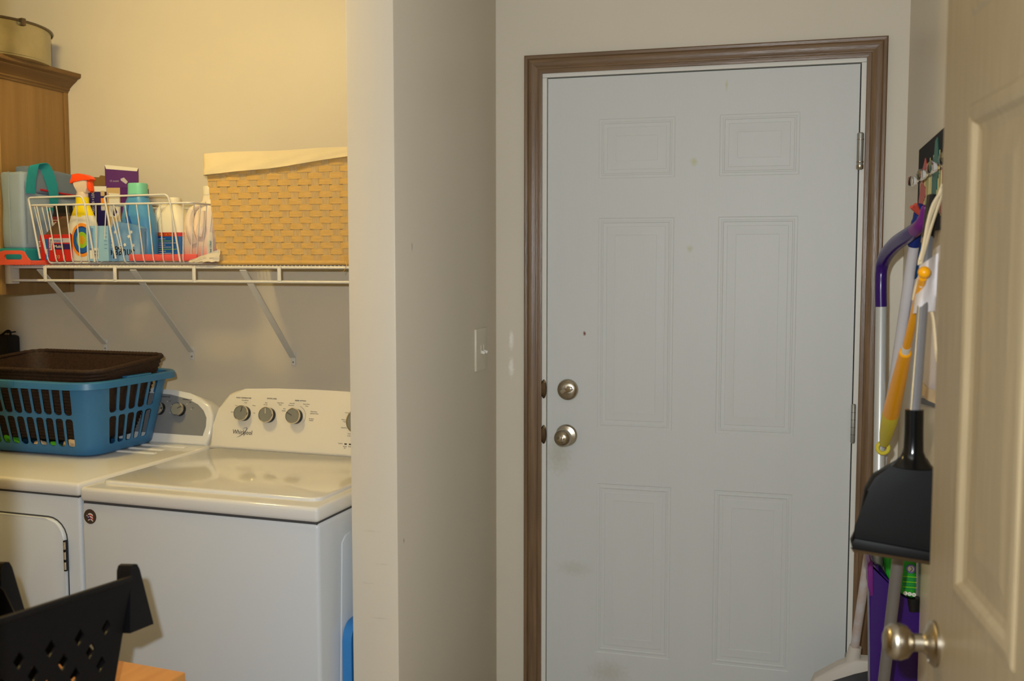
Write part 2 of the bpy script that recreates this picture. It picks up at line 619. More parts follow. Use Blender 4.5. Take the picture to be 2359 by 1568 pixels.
# jamb boards, one each side and head
JL, JR, JT = -0.7640, 0.1885, 2.064
b = B()
b.box(JL, -0.7475, WY - .002, WY + .13, 0, 2.048)
obj('jamb', b, 'jamb_white', D1).location = (0.745, -WY - .004, -.013)
b = B()
b.box(0.1725, JR, WY - .002, WY + .13, 0, 2.048)
obj('jamb', b, 'jamb_white', D1).location = (0.745, -WY - .004, -.013)
b = B()
b.box(JL, JR, WY - .002, WY + .13, 2.049, JT)
obj('jamb', b, 'jamb_white', D1).location = (0.745, -WY - .004, -.013)
b = B()
b.box(-0.7475, 0.1725, WY + .052, WY + .06, 0, 2.0495)
obj('weather_seal', b, 'gap_dark', D1).location = (0.745, -WY - .004, -.013)
for zz in (1.0839, 0.9393):      # latch plates let into the jamb
    b = B().lathe([(0.0, -0.001), (0.030, -0.001), (0.030, 0.0015), (0.026, 0.003)], (0, 0, 0), (0, -1, 0), 24)
    bmesh.ops.scale(b.bm, vec=(0.30, 1, 1), verts=b.bm.verts)
    bmesh.ops.translate(b.bm, vec=(-0.7545 + .745, -.008, zz - .013), verts=b.bm.verts)
    obj('latch_plate', b, 'bronze', D1)
# deadbolt
dz, dx = 1.0839 - .013, -0.678 + .745
DB = obj('deadbolt', B().lathe([(0.033, 0), (0.0335, 0.006), (0.031, 0.013), (0.025, 0.017), (0.010, 0.0185)], (dx, 0, dz), (0, -1, 0), 40), 'nickel', D1)
a = math.radians(18)
tu, tv = V((math.cos(a), 0, math.sin(a))), V((-math.sin(a), 0, math.cos(a)))
b = B().prism([(-.019, -.005), (-.012, -.0075), (0, -.005), (.012, -.0075), (.019, -.005), (.019, .005), (.012, .0075), (0, .005), (-.012, .0075), (-.019, .005)], V((dx, -0.032, dz)), tu, tv, 0.014, 0.002)
obj('thumb_turn', b, 'nickel_polished', DB)
# knob
kz, kx = 0.9393 - .013, -0.6816 + .745
KB = obj('door_knob', B().lathe([(0.034, 0), (0.0345, 0.006), (0.030, 0.012), (0.016, 0.016), (0.012, 0.022), (0.012, 0.032), (0.018, 0.037), (0.0255, 0.046), (0.0275, 0.056), (0.0255, 0.066), (0.019, 0.0725), (0.012, 0.0745), (0.011, 0.0715)], (kx, 0, kz), (0, -1, 0), 40), 'nickel', D1)
obj('lock_button', B().lathe([(0.0095, 0.070), (0.0095, 0.0765), (0.007, 0.078)], (kx, 0, kz), (0, -1, 0), 20), 'nickel_polished', KB)
obj('turn_piece', B().box(kx - .007, kx + .007, -0.0835, -0.077, kz - .002, kz + .002, 0.001), 'nickel_polished', KB)
# hinges
hx = 0.1735 + .745
for z0, z1, r in ((1.7494, 1.8477, 0.0092), (0.9593, 1.0679, 0.0066), (0.22, 0.325, 0.0066)):
    z0, z1 = z0 - .013, z1 - .013
    h = obj('hinge', B().lathe([(r * .7, z0 - .004), (r, z0), (r, z1), (r * .7, z1 + .003)], (hx, -0.009, 0), (0, 0, 1), 16), 'steel', D1)
    if r > 0.008:
        for za, zb in ((z0 - .002, z0 + .010), (z0 + .016, z0 + .020), (z1 - .018, z1 - .016)):
            obj('hinge_band', B().lathe([(r * 1.04, za), (r * 1.10, za + .001), (r * 1.10, zb)], (hx, -0.009, 0), (0, 0, 1), 16), 'nickel', h)
    else:
        for k in range(1, 5):
            zz = z0 + (z1 - z0) * k / 5
            obj('knuckle_joint', B().lathe([(r * 1.02, zz - .0007), (r * 1.02, zz + .0007)], (hx, -0.009, 0), (0, 0, 1), 12), 'gap_dark', h)
    obj('hinge_leaf', B().box(hx, hx + .012, -0.004, -.002, z0, z1), 'steel', h)

# casing: profile swept round three sides, mitred
T1 = struct('trim_1', label='dark brown stained wood casing around the white door')
prof = [(0.0, 0.0), (0.0, 0.010), (0.004, 0.0115), (0.012, 0.0115), (0.014, 0.0095), (0.018, 0.0105), (0.026, 0.0150), (0.034, 0.0165), (0.040, 0.0160), (0.043, 0.0140), (0.045, 0.0165), (0.052, 0.0175), (0.0555, 0.0150), (0.0555, 0.0)]
ix0, ix1, iz = -0.7610, 0.1855, 2.0605


def casing(side):
    b = B()
    r0, r1 = [], []
    for d, h in prof:
        y = WY - h
        if side == 'l':
            r0.append((ix0 - d, y, 0.0)); r1.append((ix0 - d, y, iz + d))
        elif side == 'r':
            r0.append((ix1 + d, y, 0.0)); r1.append((ix1 + d, y, iz + d))
        else:
            r0.append((ix0 - d, y, iz + d)); r1.append((ix1 + d, y, iz + d))
    b.rings([r0, r1])
    return b


obj('casing_board', casing('l'), 'casing_wood', T1, smooth=25)
obj('casing_board', casing('r'), 'casing_wood', T1, smooth=25)
obj('casing_board', casing('t'), 'casing_wood_x', T1, smooth=25)

# ------------------------------------------------------------------ open interior door on the right
PH = V((0.2084, 1.5564, 0)) ; DD = V((-0.0985, 0.9951, 0))
free = PH + DD * 0.048
rz = math.atan2(-DD.y, -DD.x)          # local +x runs from free edge to hinge
D2 = struct('door_2', label='beige moulded six-panel door standing open at the right', loc=(free.x, free.y, 0.012), rotz=rz)
# local -y is the normal pointing into the room
W2 = 0.90
panel_door(D2, W2, 2.03, 0.035, [(0.137, 0.402), (0.498, 0.763)], [(0.20, 0.785), (1.018, 1.676), (1.790, 1.925)], 'beige_door',
           [(0.0, 0.0), (0.004, -0.0035), (0.016, -0.005), (0.024, -0.003), (0.030, 0.0035), (0.040, 0.006), (0.048, 0.006), (0.080, 0.0025), (0.084, 0.0028)])
kx2, kz2 = 0.048, 0.918
K2 = obj('door_knob', B().lathe([(0.033, 0.0), (0.033, 0.004), (0.028, 0.009), (0.019, 0.012), (0.0135, 0.018), (0.0125, 0.030), (0.015, 0.0335), (0.0225, 0.039), (0.0265, 0.049), (0.0258, 0.060), (0.0205, 0.068), (0.012, 0.072), (0.004, 0.073)], (kx2, 0, kz2), (0, -1, 0), 48), 'nickel', D2)
obj('rose_screw', B().lathe([(0.0035, 0.008), (0.003, 0.011)], (kx2 + .004, 0, kz2 - .024), (0, -1, 0), 12), 'nickel_polished', K2)
obj('latch_plate', B().box(-0.0012, 0.0, 0.006, 0.029, kz2 - .028, kz2 + .028), 'nickel', D2)

# ------------------------------------------------------------------ light switch
SW = thing('light_switch', 'two-toggle light switch plate on the stub wall beside the door', 'switch', (PX1, 2.937, 1.220))
b = B().prism(rrect(0.058, 0.0635, 0.004, 2), (0.006, 0, 0), (0, 1, 0), (0, 0, 1), 0.006, 0.0025)
obj('plate', b, 'switch_plate', SW)
for dy in (-0.0095, 0.0175):
    obj('toggle', B().prism([(-.0038, -.0038), (.0038, -.0038), (.0038, .0038), (-.0038, .0038)], (0.018, dy, -0.010), (0, 1, 0), (0.25, 0, 1), 0.022, 0.0015), 'white_plastic', SW)
    obj('toggle_collar', B().box(0.0055, 0.0072, dy - .0055, dy + .0055, -.013, .013, 0.0006), 'switch_plate', SW)

# ------------------------------------------------------------------ washer and dryer
WO, WR = (-1.7788, 2.2221, 0.0), math.radians(-3.39)
WS = thing('washing_machine', 'white top-loading washing machine with a row of silver knobs', 'washing machine', WO, WR)
obj('cabinet', B().box(0.0, 0.6987, 0.0, 0.64, 0.025, 0.8595, 0.010, 3), 'enamel_side', WS)
obj('top_panel', B().box(-0.001, 0.6997, -0.004, 0.66, 0.8625, 0.900, 0.010, 3), 'enamel', WS)
obj('seal_gap', B().box(0.006, 0.693, 0.004, 0.63, 0.850, 0.8645), 'gap_dark', WS)
b = B().prism(rrect(0.326, 0.252, 0.028, 4, 0.345, 0.303), (0, 0, 0.9085), (1, 0, 0), (0, 1, 0), 0.010, 0.006, 3)
LID = obj('lid', b, 'enamel', WS)
b = B().prism([(.085, .14), (.60, .14), (.60, .803), (.52, .803), (.155, .803), (.130, .800), (.112, .785)], (0.702, 0, 0), (0, 1, 0), (0, 0, 1), 0.004, 0.003)
obj('side_relief', b, 'enamel_side', WS)
for fx in (0.06, 0.64):
    for fy in (0.06, 0.58):
        obj('foot', B().lathe([(0.022, 0), (0.022, 0.012), (0.010, 0.014), (0.010, 0.026)], (fx, fy, 0)), 'black_plastic', WS)


def console(parent, o, outline, lean, th, m, bev=0.012):
    u, v = V((1, 0, 0)), V((0, math.sin(lean), math.cos(lean)))
    return obj('console', B().prism(outline, o, u, v, th, bev, 4), m, parent), V(o), u, v


half = [(-.005, 0), (.006, .070), (.020, .125), (.032, .152), (.050, .173), (.074, .184), (.105, .190), (.22, .1955), (.3494, .197)]
outl = half + [(0.6988 - x, t) for x, t in reversed(half[:-1])]
outl = list(reversed(outl))
lean = math.radians(14)
CON, co, cu_, cv_ = console(WS, (0, 0.552, 0.906), outl, lean, 0.075, 'console_white')
cn = cu_.cross(cv_)      # out of the console face


def dial(parent, x, t, r, ang, co, cv_, cn, mface='knob_face', line='ink'):
    o = co + V((x, 0, 0)) + cv_ * t
    k = obj('knob', B().lathe([(r, 0.0), (r, 0.013), (r * .96, 0.017)], o, cn, 32), 'black_gloss', parent)
    obj('knob_ring', B().lathe([(r * 1.0, 0.0140), (r * 1.05, 0.0175), (r * 1.05, 0.0205), (r * 1.0, 0.0230), (r * .93, 0.0236), (r * .89, 0.0212)], o, cn, 32), 'chrome', k)
    obj('knob_face', B().lathe([(r * .91, 0.017), (r * .90, 0.0214), (0.001, 0.0216)], o, cn, 32), mface, k)
    uu = V((1, 0, 0)) * math.sin(ang) + cv_ * math.cos(ang)
    vv = cn.cross(uu)
    obj('pointer', B().prism([(0.15 * r, -.0008), (.88 * r, -.0008), (.88 * r, .0008), (.15 * r, .0008)], o + cn * 0.0225, uu, vv, 0.001), line, k)
    return k


dial(WS, 0.114, 0.113, 0.0232, 0.2, co, cv_, cn)
dial(WS, 0.202, 0.112, 0.0232, -0.12, co, cv_, cn, line='liner_cloth')
dial(WS, 0.296, 0.113, 0.0232, -1.15, co, cv_, cn)
dial(WS, 0.514, 0.108, 0.036, 0.6, co, cv_, cn)


def ct(s, x, t, size, m='ink_faint', align='CENTER', parent=WS, co=co, cv_=cv_, cn=cn, nm='lettering', sx=1.0):
    return text(nm, s, size, m, parent, co + V((x + .0155, 0, 0)) + cv_ * (t + .003) + cn * 0.0006, (1, 0, 0), cv_, align, sx=sx)


ct('Whirlpool', 0.065, 0.046, 0.0195, 'ink', 'LEFT', nm='brand_lettering', sx=0.86)
sw = [co + V((0.1125 + 0.021 * math.cos(q) * 0.8 + 0.006 * math.sin(q), 0, 0)) + cv_ * (0.055 + 0.012 * math.sin(q) + 0.009 * math.cos(q)) + cn * 0.0008
      for q in [math.radians(-130 + 10 * i) for i in range(24)]]
obj('brand_swirl', B().tube(sw, [0.0002 + 0.0007 * math.sin(PI * i / 23) for i in range(24)], 6), 'ink', WS)
for s_, x, t in (('WASH TEMPERATURE', 0.090, 0.1565), ('WATER LEVEL', 0.190, 0.1585), ('RINSE OPTION', 0.290, 0.1565)):
    ct(s_, x, t, 0.0056, 'ink')
for s_, x, t in (('Normal/Rinse', 0.096, 0.1500), ('Cool', 0.099, 0.1425), ('Warm', 0.130, 0.1350), ('Hot', 0.134, 0.112), ('Tap Cold', 0.058, 0.112), ('Cold', 0.066, 0.132),
                 ('Auto', 0.172, 0.1455), ('Sensing', 0.170, 0.1395), ('Deep Water', 0.222, 0.1475), ('Wash', 0.222, 0.1415),
                 ('Auto with', 0.262, 0.1475), ('Extra Rinse', 0.260, 0.1415), ('Deep Water', 0.312, 0.1475), ('Rinse', 0.314, 0.1415), ('Auto', 0.238, 0.130), ('Sensing', 0.236, 0.124),
                 ('Deep Water', 0.340, 0.126), ('with Extra Rinse', 0.342, 0.120), ('No Fabric', 0.334, 0.104), ('Softener', 0.334, 0.099),
                 ('Normal', 0.452, 0.128), ('Whites with', 0.446, 0.107), ('Soak', 0.446, 0.101), ('Bulky/Sheets', 0.448, 0.083), ('Drain', 0.466, 0.066), ('& Spin', 0.466, 0.060),
                 ('Progress', 0.440, 0.036), ('Sensing', 0.456, 0.028), ('Fill', 0.456, 0.023), ('Wash', 0.472, 0.028)):
    ct(s_, x, t, 0.0043)
arc = arcpts(co + V((0.296, 0, 0)) + cv_ * 0.113 + cn * .0006, 0.033, -30, 70, 14, (1, 0, 0), cv_)
obj('dial_arc', B().tube(arc, 0.0004, 5), 'ink_faint', WS)
for x in (0.473, 0.488):
    quad('indicator_light', co + V((x - .004, 0, 0)) + cv_ * .0375, V((.008, 0, 0)), cv_ * .004, 'ink', WS)
# round sticker with a waving flag
ST = obj('round_sticker', B().lathe([(0.0195, 0), (0.0195, 0.0007)], (0.0285, 0, 0.824), (0, -1, 0), 36), 'sticker_brown', WS, 'round brown sticker with a waving flag')


def blob(name, pts, m, y):
    return obj(name, B().prism(pts, (0.0285, y, 0.824), (1, 0, 0), (0, 0, 1), 0.0003), m, ST)


def band(t0, t1):
    xs = [-.006 + i * .0155 / 8 for i in range(9)]
    c = lambda x: 0.003 - 55 * (x - .001) ** 2
    return [(x, t0 + c(x)) for x in xs] + [(x, t1 + c(x)) for x in reversed(xs)]


for i, m in enumerate(('p_white', 'p_red', 'p_white', 'p_red', 'p_white')):
    blob('stripe', band(.006 - i * .0036, .006 - (i + 1) * .0036), m, -0.0011)
blob('canton', [(-.0105, .004), (-.006, .006), (.001, -.002), (.003, -.009), (-.003, -.009), (-.008, -.003)], 'p_navy', -0.0015)
for cx, cz in ((-.0045, -.0012), (-.0085, .0025), (-.0005, -.0075)):
    blob('star', [(cx + (.0023 if i % 2 == 0 else .001) * math.sin(i * PI / 5), cz + (.0023 if i % 2 == 0 else .001) * math.cos(i * PI / 5)) for i in range(10)][::-1], 'p_white', -0.0019)

# dryer
DR = thing('clothes_dryer', 'white front-loading dryer with a silver control panel under the blue basket', 'dryer', WO, WR)
obj('cabinet', B().box(-0.742, -0.004, 0.0, 0.64, 0.025, 0.8708, 0.008, 3), 'enamel_side', DR)
obj('top_panel', B().box(-0.744, -0.003, -0.003, 0.66, 0.8735, 0.909, 0.010, 3), 'enamel', DR)
obj('seal_gap', B().box(-0.736, -0.010, 0.004, 0.63, 0.86, 0.8755), 'gap_dark', DR)
for y0, x0, x1 in ((0.40, -0.60, -0.085), (0.455, -0.60, -0.10), (0.515, -0.62, -0.06)):
    obj('top_rib', B().box(x0, x1, y0, y0 + .018, 0.905, 0.9125, 0.0035), 'enamel', DR)
obj('door_gap_shade', B().prism(rrect(0.326, 0.281, 0.062, 6, -0.371, 0.534), (0, -0.001, 0), (1, 0, 0), (0, 0, 1), 0.004), 'gap_dark', DR)  # dark sheet round the door: shadow of the gap put in as colour
dd = obj('door', B().prism(rrect(0.3225, 0.277, 0.058, 6, -0.371, 0.534), (0, -0.011, 0), (1, 0, 0), (0, 0, 1), 0.010, 0.005, 3), 'enamel_side', DR)
hg = obj('hinge', B().box(-0.050, -0.043, -0.014, -0.003, 0.675, 0.757, 0.001), 'black_gloss', DR)
for k in range(3):
    obj('hinge_knuckle', B().lathe([(0.003, 0.680 + k * .027), (0.003, 0.700 + k * .027)], (-0.0445, -0.0145, 0), (0, 0, 1), 10), 'chrome', hg)
lean2 = math.radians(18)
h2 = [(-.020, 0), (-.009, .030), (-.007, .070), (-.012, .098), (-.030, .130), (-.070, .153), (-.110, .164), (-.169, .171), (-.373, .177)]
out2 = h2 + [(-.746 - x, t) for x, t in reversed(h2[:-1])]
C2, co2, _, cv2 = console(DR, (0, 0.562, 0.9105), out2, lean2, 0.07, 'enamel', 0.010)
cn2 = V((1, 0, 0)).cross(cv2)
h3 = [(-.034, .030), (-.028, .060), (-.031, .088), (-.046, .110), (-.071, .129), (-.114, .145), (-.18, .156), (-.373, .161)]
obj('control_panel', B().prism(h3 + [(-.746 - x, t) for x, t in reversed(h3[:-1])], co2 + cn2 * .0012, (1, 0, 0), cv2, 0.002), 'silver_panel', DR)
for x, a_ in ((-0.132, 1.05), (-0.210, 0.9), (-0.56, 0.3)):
    dial(DR, x, 0.108, 0.0205, a_, co2, cv2, cn2)
for s_, x, t in (('TEMPERATURE', -0.196, .1455), ('CYCLE SIGNAL', -0.112, .1405)):
    text('lettering', s_, 0.0055, 'black_plastic', DR, co2 + V((x, 0, 0)) + cv2 * t + cn2 * .002, (1, 0, 0), cv2, 'CENTER')
for s_, x, t in (('Low', -0.176, .133), ('Medium', -0.160, .123), ('Off', -0.100, .132), ('On', -0.086, .115)):
    text('lettering', s_, 0.0042, 'black_plastic', DR, co2 + V((x, 0, 0)) + cv2 * t + cn2 * .002, (1, 0, 0), cv2, 'CENTER')
for x, t in ((-.187, .133), (-.169, .121), (-.169, .097), (-.111, .128), (-.092, .112)):
    obj('dot', B().lathe([(.0013, 0.0012), (.0013, .0018)], co2 + V((x, 0, 0)) + cv2 * t, cn2, 8), 'p_white', DR)


# ------------------------------------------------------------------ blue laundry basket on the dryer
def wl(x, y, z):          # dryer-frame to world
    c_, s_ = math.cos(WR), math.sin(WR)
    return V((WO[0] + x * c_ - y * s_, WO[1] + x * s_ + y * c_, z))


BBX, BBY, BBZ = -0.446, 0.432, 0.9125
BB = thing('laundry_basket', 'blue slotted plastic laundry basket on the dryer', 'basket', wl(BBX, BBY, BBZ), WR)
HB = 0.222


def bring(t):    # half sizes at height fraction
    return 0.238 + 0.038 * t, 0.150 + 0.048 * t, 0.055 + 0.012 * t


def slotted_wall(t_rows, ncol_x, ncol_y, frac, corner, hh):
    """perimeter columns: list of (u position function, kind)"""
    colsegs = []
    # each straight side is described in normalised coordinates, slots alternate with bars
    sides = [((-1, -1), (1, -1), ncol_x), ((1, -1), (1, 1), ncol_y), ((1, 1), (-1, 1), ncol_x), ((-1, 1), (-1, -1), ncol_y)]
    pts = []
    for a, c, n in sides:
        pts.append(('corner', a, None, None))
        for k in range(n):
            w_ = 1.0 / (n + (n - 1) * frac)
            s0 = k * w_ * (1 + frac)
            pts.append(('slot', a, c, (s0, s0 + w_)))
    return pts


def perim(t, n_corner=5):
    """list of (point, slotflag-to-next)"""
    hw, hh, r = bring(t)
    out = []
    spec = [(1, -1, -1, 'x'), (1, 1, 1, 'y'), (-1, 1, -1, 'x'), (-1, -1, 1, 'y')]
    # side front: x from -(hw-ins) to +(hw-ins) at y=-hh
    ins = r + 0.018

    def straight(p0, p1, n, fr):
        w_ = 1.0 / (n + (n - 1) * fr)
        for k in range(n):
            s0 = k * w_ * (1 + fr)
            for s_, flag in ((s0, True), (s0 + w_, False)):
                out.append((V(p0).lerp(V(p1), s_), flag))

    def corner(cx, cy, a0):
        for i in range(n_corner + 1):
            a = math.radians(a0 + 90 * i / n_corner)
            out.append((V((cx + r * math.cos(a), cy + r * math.sin(a))), False))

    straight((-hw + r + .003, -hh), (hw - r - .003, -hh), 11, 0.36)
    corner(hw - r, -hh + r, -90)
    straight((hw, -hh + ins), (hw, hh - ins), 5, 0.36)
    corner(hw - r, hh - r, 0)
    straight((hw - r - .003, hh), (-hw + r + .003, hh), 11, 0.36)
    corner(-hw + r, hh - r, 90)
    straight((-hw, hh - ins), (-hw, -hh + ins), 5, 0.36)
    corner(-hw + r, -hh + r, 180)
    return out


tr = [0.0, 0.03, 0.125, 0.51, 0.56, 0.93, 1.0]
slotrow = [False, False, True, False, True, False]
bm_ = B()
P = []
for t in tr:
    tt = max(t, 0.02)
    P.append([(V((p.x, p.y, HB * t)), fl) for p, fl in perim(tt)])
P[0] = [(V((p.x * 0.97, p.y * 0.96, 0)), fl) for p, fl in P[0]]
VV = [[bm_.bm.verts.new(p) for p, _ in row] for row in P]
n = len(P[0])
for j in range(len(tr) - 1):
    for i in range(n):
        k = (i + 1) % n
        q = (VV[j][i], VV[j][k], VV[j + 1][k], VV[j + 1][i])
        if slotrow[j] and P[j][i][1]:
            c4 = [v.co.copy() for v in q]
            wv, hv = (c4[1] - c4[0]).length, (c4[3] - c4[0]).length
            cut = wv * 0.30
            for ii in range(4):
                a_, p_, n_ = c4[ii], c4[ii - 1], c4[(ii + 1) % 4]
                v1 = bm_.bm.verts.new(a_ + (p_ - a_).normalized() * cut)
                v2 = bm_.bm.verts.new(a_ + (n_ - a_).normalized() * cut)
                v3 = bm_.bm.verts.new(a_ + ((p_ - a_).normalized() + (n_ - a_).normalized()) * cut * 0.3)
                bm_.bm.faces.new((q[ii], v2, v3))
                bm_.bm.faces.new((q[ii], v3, v1))
            continue
        bm_.bm.faces.new(q)
bm_.bm.faces.new(list(reversed(VV[0])))
ob = obj('slotted_wall', bm_, 'blue_plastic', BB, smooth=50)
md = ob.modifiers.new('thickness', 'SOLIDIFY')
md.thickness = 0.0028
md.offset = -1


def sweep_ring(prof, centre_ring, z0):
    """profile (out, up) swept round a rounded rectangle"""
    rings = []
    for o_, u_ in prof:
        hw, hh, r = centre_ring
        rings.append([V((p[0], p[1], z0 + u_)) for p in rrect(hw + o_, hh + o_, max(r + o_, 0.01), 8)])
    b = B()
    b.rings(rings + [rings[0]], False, False)
    bmesh.ops.remove_doubles(b.bm, verts=b.bm.verts, dist=1e-6)
    return b


hw, hh, r = bring(1.0)
b = sweep_ring([(-0.002, -0.003), (-0.002, 0.0), (0.004, 0.004), (0.017, 0.004), (0.022, 0.0), (0.0245, -0.017), (0.022, -0.017), (0.019, -0.003)], (hw, hh, r), HB)
# open hand grips in the two short sides: cut the skirt away there
cutf = [f for f in b.bm.faces if abs(f.calc_center_median().x) > hw - .01 and -0.075 < f.calc_center_median().y < 0.075 and f.calc_center_median().z < HB - .0005]
obj('rim', b, 'blue_plastic', BB, smooth=40)
for sx in (-1, 1):
    obj('grip', B().box(sx * (hw + .006) - .012, sx * (hw + .006) + .012, -0.055, 0.055, HB + .003, HB + .009, 0.003), 'blue_plastic', BB)
obj('rim_overlay', B().box(-0.125, 0.028, -hh - .0262, -hh - .0215, HB - .0175, HB + .003, 0.0015), 'blue_plastic', BB)

# brown wicker basket nested inside
WB = thing('wicker_basket', 'dark brown woven basket nested inside the blue laundry basket', 'basket', wl(-0.428, 0.42, 0.952), WR)


def wring(t, off):
    hw, hh, r = 0.190 + 0.078 * t, 0.118 + 0.050 * t, 0.06
    zt = (0.213 + 0.026 * 1)
    return [V((p[0], p[1], t * (0.213 + 0.072 * (p[1] + hh) * t))) for p in rrect(hw + off, hh + off, r, 8)]


NR = 44
rg = [wring(i / NR, 0.0015 * (1 if i % 2 else -1)) for i in range(NR + 1)]
rin = [wring(i / NR, -0.006) for i in range(NR, 1, -1)]
obj('woven_body', B().rings(rg + rin, True, True), 'brown_wicker', WB, smooth=60)
top = wring(1.0, -0.002)
dense = []
for a_, b_ in zip(top, top[1:] + top[:1]):
    k = max(1, int((b_ - a_).length / 0.006))
    dense += [a_.lerp(b_, i / k) for i in range(k)]
obj('braided_rim', B().tube(dense, [0.0065 + 0.0012 * (i % 2) for i in range(len(dense))], 8, closed=True), 'brown_wicker', WB, smooth=60)


def lump(name, label, cat, m, centre, size, seed, group=None):
    rnd = random.Random(seed)
    b = bmesh.new()
    bmesh.ops.create_icosphere(b, subdivisions=3, radius=1)
    ph = [rnd.uniform(0, 6) for _ in range(6)]
    for v in b.verts:
        p = v.co
        k = 1 + 0.16 * math.sin(5 * p.x + ph[0]) * math.cos(4 * p.y + ph[1]) + 0.12 * math.sin(9 * p.z + 6 * p.x + ph[2])
        v.co = V((p.x * size[0] * k, p.y * size[1] * k, max(p.z * size[2] * k, -size[2] * .8)))
    o = obj(name, b, m, None, smooth=60)
    o.location = centre
    o.rotation_euler = (0, 0, WR)
    return tag(o, label, cat, group)


lump('green_sock', 'bright green cloth showing at the left in blue basket', 'cloth', 'green_cloth', wl(-0.540, 0.312, .936), (0.042, 0.020, 0.025), 3)
lump('green_washcloth', 'small green cloth between beige ones in blue basket', 'cloth', 'green_cloth', wl(-0.371, 0.308, .929), (0.022, 0.016, 0.018), 4)
lump('beige_sock', 'small beige cloth beside green cloth in blue basket', 'cloth', 'beige_cloth', wl(-0.425, 0.308, .929), (0.022, 0.016, 0.018), 5)
lump('beige_washcloth', 'crumpled beige cloth near corner of the blue basket', 'cloth', 'beige_cloth', wl(-0.295, 0.308, .936), (0.042, 0.018, 0.024), 6)

# black bag behind, on the dryer's left end
bk0, bk1 = at(-70, 772, 3.06), at(28, 772, 3.06)
BK = thing('black_bag', 'black soft bag hanging by its loop on the wall behind the baskets', 'bag', (bk0.x, 3.085, 0.93))
bw_k = bk1.x - bk0.x
obj('body', B().box(0, bw_k, -0.05, 0.018, 0.0, bk1.z - .93, 0.012, 2), 'bag_black', BK)
hx_ = bw_k - .022
obj('handle', B().tube(smoothpath([(hx_ - .035, -.02, bk1.z - .935), (hx_ - .022, -.018, bk1.z - .925), (hx_ - .008, -.014, bk1.z - .915), (hx_ + .006, -.016, bk1.z - .919), (hx_ + .010, -.02, bk1.z - .94)]), 0.004, 8), 'bag_black', BK)
obj('wall_hook', B().tube([(hx_ - .006, .024, bk1.z - .921), (hx_ - .006, -.018, bk1.z - .922), (hx_ - .006, -.022, bk1.z - .915)], 0.0025, 8), 'bag_black', BK)

# ------------------------------------------------------------------ upper cabinet and tin
CB = thing('wall_cabinet', 'brown wooden wall cabinet with crown moulding', 'cabinet', (-2.49, WY, 1.376))
cd = 0.328
obj('carcass', B().box(-0.55, 0.0, -cd, 0.0, 0.0, 0.72, 0.001, 1), 'cabinet_wood', CB)
obj('scribe_strip', B().box(0.0, 0.004, -0.022, -0.0005, 0.0, 0.715, 0.0012), 'cabinet_wood', CB)
obj('face_frame', B().box(-0.55, 0.003, -cd - .019, -cd, 0.0, 0.72, 0.0015), 'cabinet_front_lit', CB)
dr = obj('door', B().box(-0.535, -0.012, -cd - .038, -cd - .019, 0.012, 0.70, 0.004), 'cabinet_front_lit', CB)
obj('door_panel', B().prism([(-0.475, 0.075), (-0.072, 0.075), (-0.072, 0.635), (-0.475, 0.635)], (0, -cd - .041, 0), (1, 0, 0), (0, 0, 1), 0.004, 0.003), 'cabinet_front_lit', dr)
cp = [(0, 0), (0.005, 0.0), (0.007, 0.006), (0.012, 0.010), (0.012, 0.015), (0.024, 0.026), (0.042, 0.040), (0.044, 0.044), (0.050, 0.047), (0.058, 0.050), (0.060, 0.054), (0.060, 0.064), (0, 0.064)]
r0, r1, r2 = [], [], []
for d, h in cp:
    r0.append((d, -0.001, 0.700 + h))
    r1.append((d, -cd - .019 - d, 0.700 + h))
    r2.append((-0.55, -cd - .019 - d, 0.700 + h))
obj('crown_moulding', B().rings([r0, r1]), 'crown_wood', CB, smooth=25)
obj('crown_moulding', B().rings([r1, r2]), 'crown_wood', CB, smooth=25)
obj('top_board', B().box(-0.55, 0.055, -cd - .02, -0.001, 0.748, 0.7605), 'crown_wood', CB)

TN = thing('tin_tub', 'round shallow tin tub on top of the wooden cabinet', 'tub', (-2.655, 2.845, 2.1375))
obj('body', B().lathe([(0.245, 0.0), (0.250, 0.003), (0.2505, 0.007), (0.248, 0.010), (0.249, 0.11), (0.252, 0.116), (0.249, 0.116), (0.245, 0.012), (0.02, 0.012)], n=72), 'tin', TN)
obj('rim', B().tube([(0.2535 * math.cos(a), 0.2535 * math.sin(a), 0.116) for a in [2 * PI * i / 72 for i in range(72)]], 0.0045, 8, closed=True), 'tin_rim', TN)
ca = math.radians(-10)
b = B().box(-.012, .010, -.008, .008, 0.100, 0.1235, 0.002)
bmesh.ops.rotate(b.bm, cent=(0, 0, 0), matrix=Matrix.Rotation(ca, 3, 'Z'), verts=b.bm.verts)
bmesh.ops.translate(b.bm, vec=(0.254 * math.cos(ca), 0.254 * math.sin(ca), 0), verts=b.bm.verts)
obj('handle_ear', b, 'tin_rim', TN)

# ------------------------------------------------------------------ wire shelf
SF = 2.79
SX0, SX1 = -2.476, PX0
SH = thing('wire_shelf', 'white wire shelf across the laundry nook', 'shelf', (SX0, WY, 1.466))
L_ = SX1 - SX0
yf = SF - WY
obj('front_rail', B().tube([(0.004, yf, 0), (L_, yf, 0)], 0.0042, 8), 'wire_white', SH)
obj('lower_rail', B().tube([(0.006, yf - .004, -0.043), (L_, yf - .004, -0.043)], 0.0042, 8), 'wire_white', SH)
obj('back_rail', B().tube([(0.004, -0.006, 0), (L_, -0.006, 0)], 0.003, 8), 'wire_white', SH)
obj('middle_rail', B().tube([(0.004, yf / 2, -0.001), (L_, yf / 2, -0.001)], 0.003, 8), 'wire_white', SH)
b = B()
nw = int(L_ / 0.0127)
for i in range(nw):
    x = 0.010 + (L_ - 0.014) * i / (nw - 1)
    b.tube([(x, yf - .001, 0.0055), (x, -0.004, 0.0055)], 0.0017, 5)
dk = obj('deck_wires', b, 'wire_white', SH)
dk['kind'] = 'stuff'
